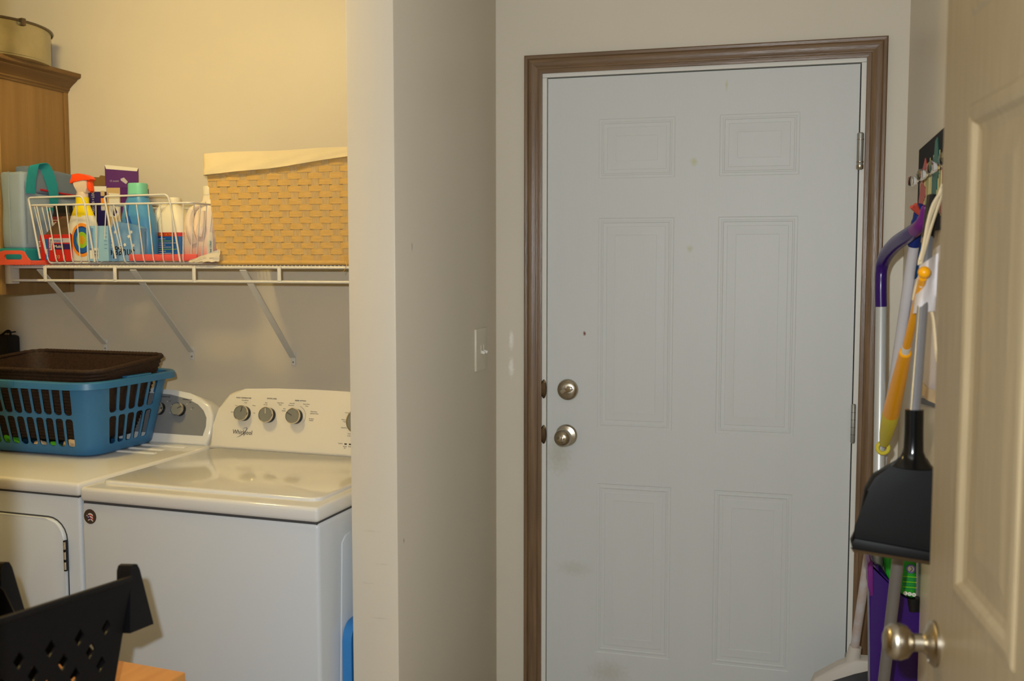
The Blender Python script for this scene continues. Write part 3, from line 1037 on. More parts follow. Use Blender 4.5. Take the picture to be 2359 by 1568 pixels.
for xx in (-2.3352, -2.0728, -1.7886, -1.4970, -1.215):
    x = xx - SX0
    obj('lip_strut', B().box(x - .006, x + .006, yf - .009, yf - .0045, -0.047, 0.004, 0.002), 'wire_white', SH)
for xx, zz in ((-2.362, 1.186), (-2.0120, 1.166), (-1.624, 1.156), (-1.24, 1.15)):
    x = xx - SX0
    br = obj('bracket', B().prism([(-.011, 0), (.011, 0), (.011, 1), (-.011, 1)], (x, yf + .002, -0.006), (1, 0, 0), V((0, -yf - .008, zz - 1.466 + 0.014)), 0.004, 0.001), 'wire_white', SH)
    ft = obj('bracket_foot', B().box(x - .008, x + .008, -0.005, -.0005, zz - 1.466 - .022, zz - 1.466 + .022, 0.001), 'wire_white', SH)
    obj('screw', B().lathe([(0.003, 0.0045), (0.003, 0.006)], (x, 0, zz - 1.466 - .010), (0, -1, 0), 10), 'steel', ft)
obj('end_bracket', B().box(-0.012, 0.010, yf - .012, yf + .03, -0.055, 0.012, 0.003), 'wire_white', SH)
ZS = 1.466 + 0.0075       # top of the deck

# ------------------------------------------------------------------ things on the shelf
# coral tray
TR = thing('coral_tray', 'coral plastic tray with a hand slot under the grey bag', 'tray', (-2.4725, 2.728, ZS))
tw, td = 0.130, 0.34
out = [(0.0, 0.0), (tw, 0.0), (tw, 0.014), (0.124, 0.016), (0.116, 0.024), (0.104, 0.042), (0.092, 0.046), (0.030, 0.046), (0.014, 0.042), (0.0, 0.036)]
b = B()
ins = rrect(0.034, 0.0085, 0.008, 4, 0.064, 0.0255)
o_pts = [V((x, 0, z)) for x, z in out]
vo = [b.bm.verts.new(p) for p in o_pts]
vi = [b.bm.verts.new(V((x, 0, z))) for x, z in ins]
eds = [b.bm.edges.new((vo[i], vo[(i + 1) % len(vo)])) for i in range(len(vo))] + [b.bm.edges.new((vi[i], vi[(i + 1) % len(vi)])) for i in range(len(vi))]
bmesh.ops.triangle_fill(b.bm, edges=eds, use_beauty=True)
fs = bmesh.ops.extrude_face_region(b.bm, geom=list(b.bm.faces))
bmesh.ops.translate(b.bm, vec=(0, 0.006, 0), verts=[v for v in fs['geom'] if isinstance(v, bmesh.types.BMVert)])
obj('front_wall', b, 'coral', TR)
obj('base', B().box(0, tw, 0.006, td, 0, 0.004, 0.001), 'coral', TR)
for x in (0, tw - .004):
    obj('side_wall', B().box(x, x + .004, 0.006, td, 0.004, 0.014, 0.001), 'coral', TR)
obj('back_wall', B().box(0.004, tw - .004, td - .004, td, 0.004, 0.014, 0.001), 'coral', TR)

# grey cooler bag
BG = thing('cooler_bag', 'grey blue cooler bag with teal handles beside the cabinet', 'bag', (-2.485, 2.768, ZS + 0.050))


def soft(x0, x1, y0, y1, z0, z1, amp, seed, nx=8, ny=14, nz=12, slope=0.0):
    b = bmesh.new()
    bmesh.ops.create_grid(b, x_segments=1, y_segments=1, size=1)
    b.free()
    b = B().box(x0, x1, y0, y1, z0, z1, min(x1 - x0, z1 - z0) * .13, 3)
    bmesh.ops.subdivide_edges(b.bm, edges=[e for e in b.bm.edges if e.calc_length() > 0.03], cuts=6, use_grid_fill=True)
    rnd = random.Random(seed)
    p = [rnd.uniform(0, 6) for _ in range(6)]
    for v in b.bm.verts:
        c = v.co
        k = amp * (math.sin(31 * c.z + 17 * c.y + p[0]) + 0.7 * math.sin(53 * c.y - 29 * c.z + p[1]) + .5 * math.sin(70 * c.x + 40 * c.z + p[2]))
        nx_ = (c.x - (x0 + x1) / 2) / (x1 - x0) * 2
        ny_ = (c.y - (y0 + y1) / 2) / (y1 - y0) * 2
        nz_ = (c.z - (z0 + z1) / 2) / (z1 - z0) * 2
        v.co = V((c.x + k * nx_, c.y + k * ny_, c.z + k * max(nz_, 0) * .7 + slope * (c.y - y0) * max(nz_, 0)))
    return b


obj('body', soft(0.0, 0.086, 0.0, 0.325, 0.0, 0.250, 0.0022, 1), 'bag_grey', BG, smooth=60)
obj('flap', soft(0.012, 0.091, 0.055, 0.342, 0.180, 0.272, 0.0018, 2, slope=-0.06), 'bag_grey_dark', BG, smooth=60)
obj('zipper', B().tube(smoothpath([(0.0925, 0.075, 0.196), (0.0935, 0.16, 0.190), (0.0935, 0.25, 0.186), (0.0915, 0.335, 0.182)]), 0.0035, 6), 'zip_red', BG)
obj('seam', B().tube(smoothpath([(0.088, 0.012, 0.02), (0.0895, 0.010, 0.10), (0.0885, 0.010, 0.18), (0.084, 0.012, 0.24)]), 0.0022, 6), 'bag_grey_dark', BG)
obj('seam', B().tube(smoothpath([(0.036, -0.002, 0.012), (0.037, -0.003, 0.09), (0.036, -0.003, 0.17), (0.036, -0.001, 0.25)]), 0.002, 6), 'bag_grey', BG)


def strap(name, pts, wvec, th, m, parent, n=7):
    P_ = smoothpath(pts, n)
    wv = [V(wv_) for wv_ in wvec]
    rings = []
    k = len(P_)
    for i, p in enumerate(P_):
        t = (P_[min(i + 1, k - 1)] - P_[max(i - 1, 0)]).normalized()
        s_ = i / (k - 1) * (len(wv) - 1)
        j = min(int(s_), len(wv) - 2)
        wq = wv[j].lerp(wv[j + 1], s_ - j)
        nn = t.cross(wq).normalized() * th / 2
        rings.append([p - wq / 2 - nn, p + wq / 2 - nn, p + wq / 2 + nn, p - wq / 2 + nn])
    return obj(name, B().rings(rings), m, parent, smooth=50)


strap('handle', [(0.095, 0.026, 0.180), (0.098, 0.028, 0.222), (0.100, 0.040, 0.268), (0.100, 0.062, 0.275), (0.100, 0.088, 0.270), (0.102, 0.105, 0.245), (0.102, 0.124, 0.195), (0.100, 0.126, 0.150), (0.098, 0.110, 0.128)],
      [(0.004, 0.036, 0), (0.004, 0.036, 0), (0.012, 0.030, 0.01), (0.022, 0.018, 0.02), (0.018, 0.026, 0.018), (0.006, 0.034, 0.012), (0.003, 0.036, 0.006)], 0.0028, 'teal_web', BG)
obj('teal_base', soft(0.001, 0.098, -0.012, 0.32, -0.040, 0.003, 0.001, 9), 'teal_web', BG, smooth=60)


# wire baskets
def wire_basket(name, label, x0, x1, loc, group, flip=1, handle=True):
    t = thing(name, label, 'basket', loc, 0, group)
    Wd, Dp, Hh = x1 - x0, 0.315, 0.190
    taper, tb = 0.030, 0.022
    # floor y: 0 front .. Dp back ; local x 0..Wd at rim
    top_ = [V((0, 0, Hh)), V((Wd, 0, Hh)), V((Wd, Dp, Hh)), V((0, Dp, Hh))]
    ring_ = []
    for i in range(4):
        a_, b_, c_ = top_[i - 1], top_[i], top_[(i + 1) % 4]
        d1, d2 = (a_ - b_).normalized(), (c_ - b_).normalized()
        for k in range(5):
            s_ = k / 4
            p, q = b_ + d1 * .014, b_ + d2 * .014
            ring_.append(p * (1 - s_) ** 2 + b_ * 2 * s_ * (1 - s_) + q * s_ * s_)
    obj('rim_wire', B().tube(ring_, 0.0030, 8, closed=True), 'wire_white', t)
    nx, ny = 7, 9
    for i in range(nx):
        f = (i + 0.5) / nx
        xa, xb = 0.006 + (Wd - .012) * f, taper + (Wd - 2 * taper) * f
        pts = [(xa, 0.0, Hh), (xb, tb, 0.004), (xb, Dp - tb, 0.004), (xa, Dp, Hh)]
        obj('wire', B().tube(fillet(pts, 0.018), 0.0019, 6), 'wire_white', t)
    for i in range(ny):
        f = (i + 0.5) / ny
        ya, yb = Dp * f, tb + (Dp - 2 * tb) * f
        pts = [(0.0, ya, Hh), (taper, yb, 0.0075), (Wd - taper, yb, 0.0075), (Wd, ya, Hh)]
        obj('wire', B().tube(fillet(pts, 0.018), 0.0019, 6), 'wire_white', t)
    if handle:
        pts = [(0.022, 0.010, 0.02), (0.002, -0.004, Hh), (-0.002, -0.006, Hh + 0.024), (Wd * .74, -0.006, Hh + 0.026), (Wd * .77, -0.004, Hh), (Wd * .82, tb - .004, 0.01)]
        obj('handle_wire', B().tube(fillet(pts, 0.012), 0.0030, 8), 'wire_white', t)
    return t


wire_basket('wire_basket', 'white wire basket holding the spray bottle and red box', -2.365, -2.095, (-2.365, 2.762, ZS), 'white wire baskets on the shelf')
wire_basket('wire_basket', 'white wire basket holding the blue softener and white jugs', -2.088, -1.785, (-2.088, 2.770, ZS), 'white wire baskets on the shelf')
ZB = ZS + 0.0115      # inside bottom of the wire baskets


def px_x(x, Y):
    return at(x, 560, Y).x


# red box with brown open lid
Y0 = 2.795
xl, xr_ = px_x(92, Y0), px_x(162, Y0)
RB = thing('red_box', 'small red carton with a brown open flap in left wire basket', 'box', (xl, Y0, ZB))
wb_ = xr_ - xl
obj('carton', B().box(0, wb_, 0, 0.024, 0, 0.086, 0.0008, 1), 'p_red', RB)
quad('print_panel', (0.020, 0, 0.004), (0.013, 0, 0), (0, 0, 0.068), 'p_blue', RB)
quad('print_panel', (0.0365, 0, 0.036), (0.0095, 0, 0), (0, 0, 0.040), 'p_white', RB)
text('lettering', 'Building', 0.0105, 'ink', RB, (0.0442, -0.0012, 0.038), (0, 0, 1), (-1, 0, 0), 'LEFT')
text('lettering', 'trubuild', 0.010, 'p_white', RB, (0.0300, -0.0012, 0.008), (0, 0, 1), (-1, 0, 0), 'LEFT')
text('lettering', 'x14', 0.013, 'p_white', RB, (0.004, -0.0012, 0.046), (0, 0, 1), (-1, 0, 0), 'LEFT').rotation_euler = (0, 0, 0)
quad('print_panel', (0.0525, 0, 0.060), (wb_ - .053, 0, 0), (0, 0, 0.014), 'p_grey', RB)
text('lettering', 'trubuild', 0.011, 'p_blue', RB, (0.0535, -0.0012, 0.063), (1, 0, 0), (0, 0, 1))
quad('print_panel', (0.0525, 0, 0.038), (wb_ - .053, 0, 0), (0, 0, 0.018), 'p_navy', RB)
text('lettering', 'Multi', 0.0135, 'p_white', RB, (0.055, -0.0012, 0.043), (1, 0, 0), (0, 0, 1))
text('lettering', 'D3   1', 0.016, 'p_tan', RB, (0.056, -0.0012, 0.009), (1, 0, 0), (0, 0, 1))
obj('open_flap', B().prism([(0.012, 0), (wb_, 0), (wb_, 0.068), (0.058, 0.066)], (0, 0.010, 0.086), (1, 0, 0), V((0, 0.45, 1)).normalized(), 0.0012), 'card_dark', RB)

# dark cleaner bottle
Y0 = 2.868
cxx = px_x(148, Y0)
WM = thing('polish_bottle', 'dark brown polish bottle behind the red box', 'bottle', (cxx, Y0, ZB))


def oval(rings, m, name, parent, n=28, cap=True, e=2.0):
    """rings: (half width, half depth, z)"""
    R_ = []
    for hw, hd, z in rings:
        row = []
        for i in range(n):
            a = 2 * PI * i / n
            c_, s_ = math.cos(a), math.sin(a)
            row.append(V((hw * math.copysign(abs(c_) ** (2 / e), c_), hd * math.copysign(abs(s_) ** (2 / e), s_), z)))
        R_.append(row)
    return obj(name, B().rings(R_, cap, cap), m, parent, smooth=40)


oval([(0.036, 0.017, 0), (0.038, 0.018, 0.004), (0.038, 0.018, 0.135), (0.037, 0.0175, 0.15), (0.034, 0.016, 0.158)], 'can_dark', 'body', WM, e=3)
oval([(0.033, 0.0155, 0.158), (0.033, 0.0155, 0.180), (0.0315, 0.0145, 0.184)], 'black_plastic', 'cap', WM, e=3)
oval([(0.0386, 0.0186, 0.098), (0.0386, 0.0186, 0.146)], 'can_maroon', 'label_band', WM, e=3)
text('lettering', 'WEIMAN', 0.0175, 'p_white', WM, (-0.032, -0.0192, 0.116), (1, 0, 0), (0, 0, 1), sx=0.80)
for z in (0.1335, 0.111):
    quad('label_rule', (-0.028, -0.0186, z), (0.056, 0, 0), (0, 0, 0.0012), 'p_white', WM)
text('lettering', 'METAL', 0.010, 'p_tan', WM, (-0.016, -0.0186, 0.087), (1, 0, 0), (0, 0, 1))

# spray bottle
Y0 = 2.827
cxx = px_x(193, Y0)
SPB = thing('spray_bottle', 'white spray bottle with orange trigger and yellow collar', 'bottle', (cxx, Y0, ZB))
hwA, hdA = 0.053, 0.024
oval([(0.049, 0.021, 0), (0.052, 0.0235, 0.004), (hwA, hdA, 0.05), (hwA, hdA, 0.105), (0.049, 0.0232, 0.122), (0.043, 0.022, 0.138), (0.041, 0.0215, 0.146)], 'spray_white', 'body', SPB, e=2.4)
oval([(0.0420, 0.0222, 0.142), (0.036, 0.021, 0.158), (0.026, 0.021, 0.176), (0.0215, 0.019, 0.190), (0.021, 0.019, 0.205)], 'yellow_wrap', 'collar', SPB)
oval([(0.019, 0.017, 0.203), (0.019, 0.017, 0.216), (0.017, 0.015, 0.222)], 'spray_clear', 'neck_ring', SPB)
pl = lambda pts: [(x, z) for x, z in pts]
obj('shroud', B().prism([(-.014, .220), (.020, .220), (.024, .236), (.026, .262), (.018, .268), (-.030, .258), (-.022, .248), (-.017, .238)], (0, -0.011, 0), (1, 0, 0), (0, 0, 1), 0.022, 0.003), 'spray_clear', SPB)
obj('trigger_cap', B().prism([(-.038, .250), (-.026, .2505), (-.010, .2585), (.012, .262), (.036, .256), (.042, .262), (.036, .270), (.018, .277), (-.006, .2815), (-.028, .279)], (0, -0.013, 0), (1, 0, 0), (0, 0, 1), 0.026, 0.003), 'orange_cap', SPB)
obj('trigger', B().prism([(.024, .262), (.034, .258), (.038, .243), (.040, .225), (.034, .220), (.028, .226), (.023, .240), (.021, .250)], (0, -0.008, 0), (1, 0, 0), (0, 0, 1), 0.016, 0.003), 'orange_cap', SPB)


def on_bottle(x, z, off=0.0006):
    e = 2.4
    c_ = max(-1, min(1, x / hwA))
    y = -hdA * (1 - abs(c_) ** e) ** (1 / e)
    return V((x, y - off, z))


for i, (r0_, r1_, m) in enumerate(((0.054, 0.044, 'p_orange'), (0.044, 0.041, 'p_navy'), (0.041, 0.026, 'p_blue'), (0.026, 0.0145, 'p_green'), (0.0145, 0.0, 'p_gold'))):
    g = []
    for rr in ([r0_, (r0_ + r1_) / 2, r1_]):
        g.append([on_bottle(max(-0.050, min(0.050, 0.012 + rr * .74 * math.cos(2 * PI * k / 40))), 0.068 + rr * math.sin(2 * PI * k / 40)) for k in range(41)])
    b = B().grid(g)
    bmesh.ops.remove_doubles(b.bm, verts=b.bm.verts, dist=1e-6)
    obj('label_ring', b, m, SPB)

# dryer-sheet boxes, upside down
Y0 = 2.785
xl, xr_ = px_x(199, Y0), px_x(247, Y0)
SB = thing('dryer_sheet_box', 'pale blue dryer sheet box with a bar code in front of spray bottle', 'box', (xl, Y0, ZB), math.radians(4))
wb_ = xr_ - xl
obj('carton', B().box(0, wb_, 0, 0.013, 0, 0.112, 0.0008, 1), 'sheet_blue', SB)
quad('print_panel', (0.008, 0, 0.035), (0.018, 0, 0), (0, 0, 0.070), 'sheet_blue_deep', SB)
quad('label', (0.012, 0, 0.008), (0.030, 0, 0), (0, 0, 0.034), 'p_white', SB)
for k in range(7):
    quad('bar', (0.0285 + 0.0001, -0.0008, 0.012 + k * .0036), (0.011, 0, 0), (0, 0, 0.0008 + 0.0008 * (k % 3)), 'ink', SB)
for k in range(5):
    quad('fine_print', (wb_ - .014, 0, 0.040 + k * .012), (0.010, 0, 0), (0, 0, 0.0012), 'p_blue', SB)
Y0 = 2.805
xl, xr_ = px_x(248, Y0), px_x(325, Y0)
SG = thing('dryer_sheet_box', 'blue dryer sheet box standing upside down with white flowers', 'box', (xl, Y0, ZB), math.radians(-3))
wb_ = xr_ - xl
obj('carton', B().prism([(0, 0), (wb_, 0), (wb_, 0.104), (wb_ - .018, 0.114), (0.03, 0.126), (0.012, 0.10), (0, 0.088)], (0, 0, 0), (1, 0, 0), (0, 0, 1), 0.035), 'sheet_blue_deep', SG)
text('lettering', 'Snuggle', 0.042, 'black_plastic', SG, (0.003, -0.0006, 0.038), (-1, 0, 0), (0, 0, -1), 'RIGHT', sx=.80, ext=.0004)
rf = random.Random(5)
for fx, fz in ((0.020, 0.050), (0.046, 0.046), (0.030, 0.092), (0.082, 0.078), (0.092, 0.092), (0.066, 0.052), (0.098, 0.050)):
    pts = [(fx + (.0065 if k % 2 else .0035) * math.cos(k * PI / 5), fz + (.0065 if k % 2 else .0035) * math.sin(k * PI / 5)) for k in range(10)]
    obj('flower', B().prism(pts, (0, -0.0006, 0), (1, 0, 0), (0, 0, 1), 0.0005), 'p_white', SG)
for k in range(6):
    quad('fine_print', (0.006, 0, 0.030 + k * .009), (0.012, 0, 0), (0, 0, 0.0012), 'p_navy', SG)

# tall purple pad box, open
Y0 = 2.985
pA, pC, pB_ = at(226, 560, 2.985), at(247, 560, 2.95), at(316, 560, 3.03)
PB = thing('purple_box', 'tall open purple carton behind the wire baskets', 'box', (pC.x, 2.955, ZB), math.radians(10))
wf, ws, hB = 0.112, 0.10, 0.245
obj('carton', B().box(0, wf, 0, 0.075, 0, hB, 0.0008, 1), 'p_purple', PB)
pnl = quad('front_print', (0.001, 0, 0.012), (0.046, 0, 0), (0, 0, hB - .012), 'p_tan', PB)
obj('picture', B().prism([(0.008, .150), (0.034, .145), (0.044, .170), (0.044, .225), (0.008, .228)], (0, -.0012, 0), (1, 0, 0), (0, 0, 1), .0005), 'p_white', PB)
obj('picture', B().prism([(0.016, .160), (0.026, .150), (0.036, .164), (0.028, .180)], (0, -.0018, 0), (1, 0, 0), (0, 0, 1), .0005), 'p_navy', PB)
quad('front_print', (0.047, 0, 0.012), (0.062, 0, 0), (0, 0, 0.15), 'p_plum', PB)
obj('picture', B().prism([(0.070, .150), (0.096, .143), (0.106, .152), (0.082, .160)], (0, -.0014, 0), (1, 0, 0), (0, 0, 1), .0005), 'p_grey', PB)
fl = obj('open_flap', B().prism([(-0.003, 0), (wf, 0), (wf - .004, 0.066), (-0.010, 0.078)], (0, -0.001, hB), (1, 0, 0), V((0, 0.16, 1)).normalized(), 0.0012), 'p_purple', PB)
fo, fv = V((0, -0.0016, hB)), V((0, 0.16, 1)).normalized()
obj('flap_edge', B().prism([(-0.010, .078), (wf - .004, .066), (wf - .008, .055), (-.004, .064)], fo, (1, 0, 0), fv, .0005), 'p_white', PB)
obj('flap_print', B().prism([(0.048, .030), (0.060, .034), (0.074, .020), (0.068, .012), (0.050, .024)], fo, (1, 0, 0), fv, .0005), 'p_grey', PB)
text('lettering', '15 count', 0.009, 'p_grey', PB, fo + V((0.010, 0, 0)) + fv * .020, (1, 0, 0), fv)
# side of the carton seen to the left of its corner
SDu = V((-1, -0.10, 0)).normalized()
sd = obj('side_panel', B().prism([(0, 0), (0.062, 0), (0.060, 0.235), (0, 0.240)], (-0.0002, -0.0002, 0.012), -SDu * -1, (0, 0, 1), 0.001), 'p_navy', PB)
so = V((0.0, -0.0016, 0.012))
quad('side_top', V((-0.062, -.0072, 0.232)), V((0.062, .0062, 0)), V((0, 0, .018)), 'p_white', PB)
text('lettering', 'ABSORB + LOCK', 0.0125, 'p_white', PB, so + V((-.040, -.0062, .150)), (0, 0, 1), (-1, 0, 0), sx=.82)
for k, m in enumerate(('p_tan', 'card_brown', 'p_white')):
    obj('side_swatch', B().prism(rrect(.0065, .0085, .002, 2), so + V((-.0120, -.0030, .214 - k * .024)), V((1, .1, 0)).normalized(), (0, 0, 1), .0006), ('p_tan', 'p_orange', 'p_white')[k], sd)
obj('back_flap', B().prism([(-0.080, 0), (0.02, 0), (0.016, .026), (-.018, .030), (-.026, .040), (-.050, .043), (-.056, .036), (-.084, .038)], (0, 0.055, hB + .004), (1, 0, 0), V((0, .1, 1)).normalized(), .0012), 'card_brown', PB)

# blue softener bottle with mint cap
Y0 = 2.862
cxx = px_x(321, Y0)
SO = thing('softener_bottle', 'blue fabric softener bottle with a mint green cap', 'bottle', (cxx, Y0, ZB))
oval([(0.056, 0.034, 0), (0.060, 0.037, 0.006), (0.062, 0.038, 0.06), (0.061, 0.038, 0.10), (0.055, 0.036, 0.14), (0.044, 0.033, 0.175), (0.034, 0.029, 0.198), (0.030, 0.027, 0.206)], 'softener_blue', 'body', SO, e=2.6)
oval([(0.033, 0.030, 0.205), (0.033, 0.030, 0.212), (0.029, 0.026, 0.214)], 'softener_blue', 'collar', SO)
oval([(0.0285, 0.026, 0.213), (0.0275, 0.025, 0.246), (0.026, 0.0235, 0.249)], 'mint', 'cap', SO, e=3.2)
obj('grip_recess', B().tube(smoothpath([(-0.014, -0.030, 0.178), (-0.016, -0.0335, 0.15), (-0.008, -0.0365, 0.12), (0.006, -0.0372, 0.095)]), [0.004] * 8 + [0.008] * 8 + [0.005] * 3, 8), 'p_blue', SO)
obj('label', B().prism([(0.0, 0.006), (0.050, 0.006), (0.050, 0.094), (0.032, 0.090), (0.012, 0.06), (0.0, 0.03)], (0, -0.0384, 0), (1, 0, 0), (0, 0, 1), .0006), 'p_teal', SO)
for k in range(6):
    quad('fine_print', (0.002, -.0386, 0.008 + k * .0048), (0.024, 0, 0), (0, 0, 0.003), 'p_grey', SO)

# white jug with a blue and red label
Y0 = 2.93
cxx = px_x(404, Y0)
WJ = thing('white_jug', 'white plastic jug with a blue label and red stripe', 'jug', (cxx, Y0, ZB))
oval([(0.050, 0.040, 0), (0.055, 0.044, 0.006), (0.055, 0.044, 0.10), (0.053, 0.043, 0.125), (0.045, 0.038, 0.145), (0.034, 0.03, 0.165), (0.022, 0.022, 0.178), (0.020, 0.020, 0.185)], 'jug_white', 'body', WJ, e=3)
oval([(0.022, 0.022, 0.184), (0.022, 0.022, 0.203), (0.020, 0.02, 0.206)], 'jug_white', 'cap', WJ)
obj('handle', B().tube(smoothpath([(-0.020, -0.004, 0.180), (-0.044, -0.008, 0.172), (-0.052, -0.014, 0.15), (-0.050, -0.030, 0.112), (-0.046, -0.038, 0.09)]), 0.0095, 10), 'jug_white', WJ)
oval([(0.0556, 0.0446, 0.012), (0.0556, 0.0446, 0.092)], 'p_blue', 'label', WJ, e=3, cap=False)
oval([(0.0559, 0.0449, 0.080), (0.0559, 0.0449, 0.0925)], 'p_red', 'label_stripe', WJ, e=3, cap=False)
text('lettering', 'ULTRA  ULTRA', 0.010, 'p_gold', WJ, (-0.045, -0.0456, 0.0825), (1, 0, 0), (0, 0, 1))
for k in range(9):
    quad('fine_print', (-0.044, -.0448, 0.018 + k * .0066), (0.078 - 0.02 * (k % 3), 0, 0), (0, 0, 0.0018), ('p_grey', 'p_green')[k % 4 == 3], WJ)

# big translucent jug with pink liquid
Y0 = 2.935
cxx = px_x(468, Y0)
PJ = thing('detergent_jug', 'large translucent jug with pink liquid at the bottom', 'jug', (cxx, Y0, ZB))
PJ.scale = (1.04, 1.04, 1.06)
R_ = []
for hw, hd, z, dx in ((0.056, 0.038, 0, 0), (0.062, 0.043, 0.006, 0), (0.062, 0.043, 0.06, 0), (0.058, 0.042, 0.095, 0.003), (0.050, 0.039, 0.125, 0.010), (0.042, 0.035, 0.15, 0.018), (0.034, 0.03, 0.168, 0.024), (0.022, 0.022, 0.182, 0.028), (0.020, 0.020, 0.205, 0.029)):
    row = []
    for i in range(28):
        a = 2 * PI * i / 28
        c_, s_ = math.cos(a), math.sin(a)
        row.append(V((dx + hw * math.copysign(abs(c_) ** .74, c_), hd * math.copysign(abs(s_) ** .74, s_), z)))
    R_.append(row)
obj('body', B().rings(R_), 'jug_pink', PJ, smooth=40)
obj('handle', B().tube(smoothpath([(0.030, -0.026, 0.172), (0.004, -0.034, 0.166), (-0.014, -0.040, 0.148), (-0.018, -0.047, 0.115), (-0.010, -0.050, 0.08), (-0.004, -0.042, 0.055)]), [0.008] * 10 + [0.011] * 12 + [0.013] * 9, 10, squash=1.0), 'jug_pink', PJ)
obj('grip_wall', B().tube(smoothpath([(0.022, -0.036, 0.150), (0.024, -0.042, 0.115), (0.020, -0.045, 0.085), (0.012, -0.043, 0.066)]), [0.012] * 8 + [0.014] * 7 + [0.006] * 4, 10), 'jug_pink', PJ)
oval([(0.0225, 0.0225, 0.2), (0.0225, 0.0225, 0.224), (0.02, 0.02, 0.227)], 'jug_white', 'cap', PJ).location = (0.029, 0, 0)
obj('label', B().prism([(0.040, 0.018), (0.060, 0.018), (0.060, 0.085), (0.052, 0.088), (0.040, 0.06)], (0, -0.0415, 0), (1, 0, 0), (0, 0, 1), .0006), 'p_white', PJ)
text('lettering', 'free clear', 0.011, 'p_teal', PJ, (0.055, -.0425, .020), (0, 0, 1), (-1, 0, 0))

# coral tray lying in the right basket, and a sheet of crumpled film
xl, xr_ = px_x(299, 2.80), px_x(462, 2.80)
CT = thing('coral_dish', 'flat coral plastic dish lying in the right wire basket', 'dish', (xl, 2.793, ZB + 0.001), 0)
b = B().box(0, xr_ - xl - .01, 0, 0.030, 0, 0.003, 0.001, 1)
obj('sheet', b, 'coral_pink', CT)
for q in ((0, xr_ - xl - .01, 0, .003), (0, .003, .003, .030)):
    obj('edge', B().box(q[0], q[1], q[2], q[3], .003, 0.021, 0.001), 'coral_pink', CT)
fx0, fx1 = px_x(437, 2.785), px_x(507, 2.785)
g = []
rf = random.Random(11)
for i in range(8):
    g.append([V((fx0 + (fx1 - fx0) * j / 9, 2.772 + 0.006 * rf.random() + 0.004 * i * .5, ZS + 0.0005 + 0.008 + (0.006 + 0.032 * (j / 9)) * i / 7 + .003 * rf.random())) for j in range(10)])
tag(obj('plastic_film', B().grid(g, 0.0008, (0, -1, 0)), 'film', None), 'crumpled clear plastic film in corner of right wire basket', 'film')

# ------------------------------------------------------------------ woven basket with liner
KX0, KX1 = -1.742, -1.075
KB0 = thing('woven_basket', 'large tan woven basket with a cream cloth liner', 'basket', (-1.408, 2.935, ZS))
hx0, hy0, Hk = 0.300, 0.140, 0.328


def kdim(z):
    t = z / Hk
    return hx0 + 0.030 * t, hy0 + 0.018 * t


stakeW = 0.0300
nxS, nyS = 19, 9


def loop_points(z, phase, amp, inset=0.0):
    hw, hh = kdim(z)
    pts = []
    tot = [(V((-hw, -hh)), V((hw, -hh)), nxS, V((0, -1))), (V((hw, -hh)), V((hw, hh)), nyS, V((1, 0))), (V((hw, hh)), V((-hw, hh)), nxS, V((0, 1))), (V((-hw, hh)), V((-hw, -hh)), nyS, V((-1, 0)))]
    k = 0
    for a_, b_, n_, nr in tot:
        for i in range(n_):
            s_ = 1 if (k + phase) % 2 else -1
            for f, am in (((0.0, 1), (0.5, 1.1), (1.0 - 1e-3, 1)) if s_ > 0 else ((0.24, -1), (0.5, -1.1), (0.76, -1))):
                p = a_.lerp(b_, (i + f) / n_) + nr * amp * am
                pts.append(V((p.x, p.y, z)))
            k += 1
    return pts


rowh = 0.0187
nrow = 17
for rI in range(nrow):
    z = 0.012 + rowh * (rI + 0.5)
    pts = loop_points(z, rI * 1, 0.0013)
    jt = 0.0006 * math.sin(rI * 2.7)
    rings_b = [V((p.x, p.y, p.z - rowh * .47 + jt)) for p in pts]
    rings_t = [V((p.x, p.y, p.z + rowh * .47 + jt)) for p in pts]
    c_ = V((0, 0, 0))
    inn = lambda p: V((p.x * (1 - .0012 / max(.1, abs(p.x))), p.y * (1 - .0012 / max(.1, abs(p.y))), p.z))
    b = B()
    b.rings([rings_b, rings_t, [inn(p) for p in rings_t], [inn(p) for p in rings_b], rings_b], False, False)
    bmesh.ops.remove_doubles(b.bm, verts=b.bm.verts, dist=1e-6)
    obj('weaver', b, 'wicker_tan', KB0, smooth=40)
hw0, hh0 = kdim(0)
hw1, hh1 = kdim(Hk)


def stake(p0, p1, q0, q1, wv):
    P_ = []
    for i in range(nrow * 2 + 3):
        t = i / (nrow * 2 + 2)
        P_.append(t)
    wv = V(wv)
    rg = []
    nr = V(q0)
    for t in (0, 1):
        p = V(p0).lerp(V(p1), t)
        rg.append([p - wv - nr * .0006, p + wv - nr * .0006, p + wv + nr * .0006, p - wv + nr * .0006])
    return B().rings(rg)


for sgn in (-1,):
    for i in range(nxS):
        f = (i + .5) / nxS * 2 - 1
        obj('stake', stake((hw0 * f, -hh0, 0.004), (hw1 * f, -hh1, Hk), (0, 1, 0), None, (stakeW * .40, 0, 0)), 'wicker_stake', KB0)
for sx in (-1, 1):
    for i in range(nyS):
        f = (i + .5) / nyS * 2 - 1
        obj('stake', stake((sx * hw0, hh0 * f, 0.004), (sx * hw1, hh1 * f, Hk), (1, 0, 0), None, (0, stakeW * .36, 0)), 'wicker_stake', KB0)
b = B().rings([[V((p[0], p[1], z)) for p in rrect(kdim(z)[0] - .006, kdim(z)[1] - .006, 0.01, 2)] for z in (0.002, 0.05, 0.32)], True, False)
obj('inner_wall', b, 'wicker_stake', KB0)
obj('base_roll', B().tube([V((p[0], p[1], 0.007)) for p in rrect(hw0 + .001, hh0 + .001, 0.012, 4)], 0.0065, 8, closed=True), 'wicker_tan', KB0)
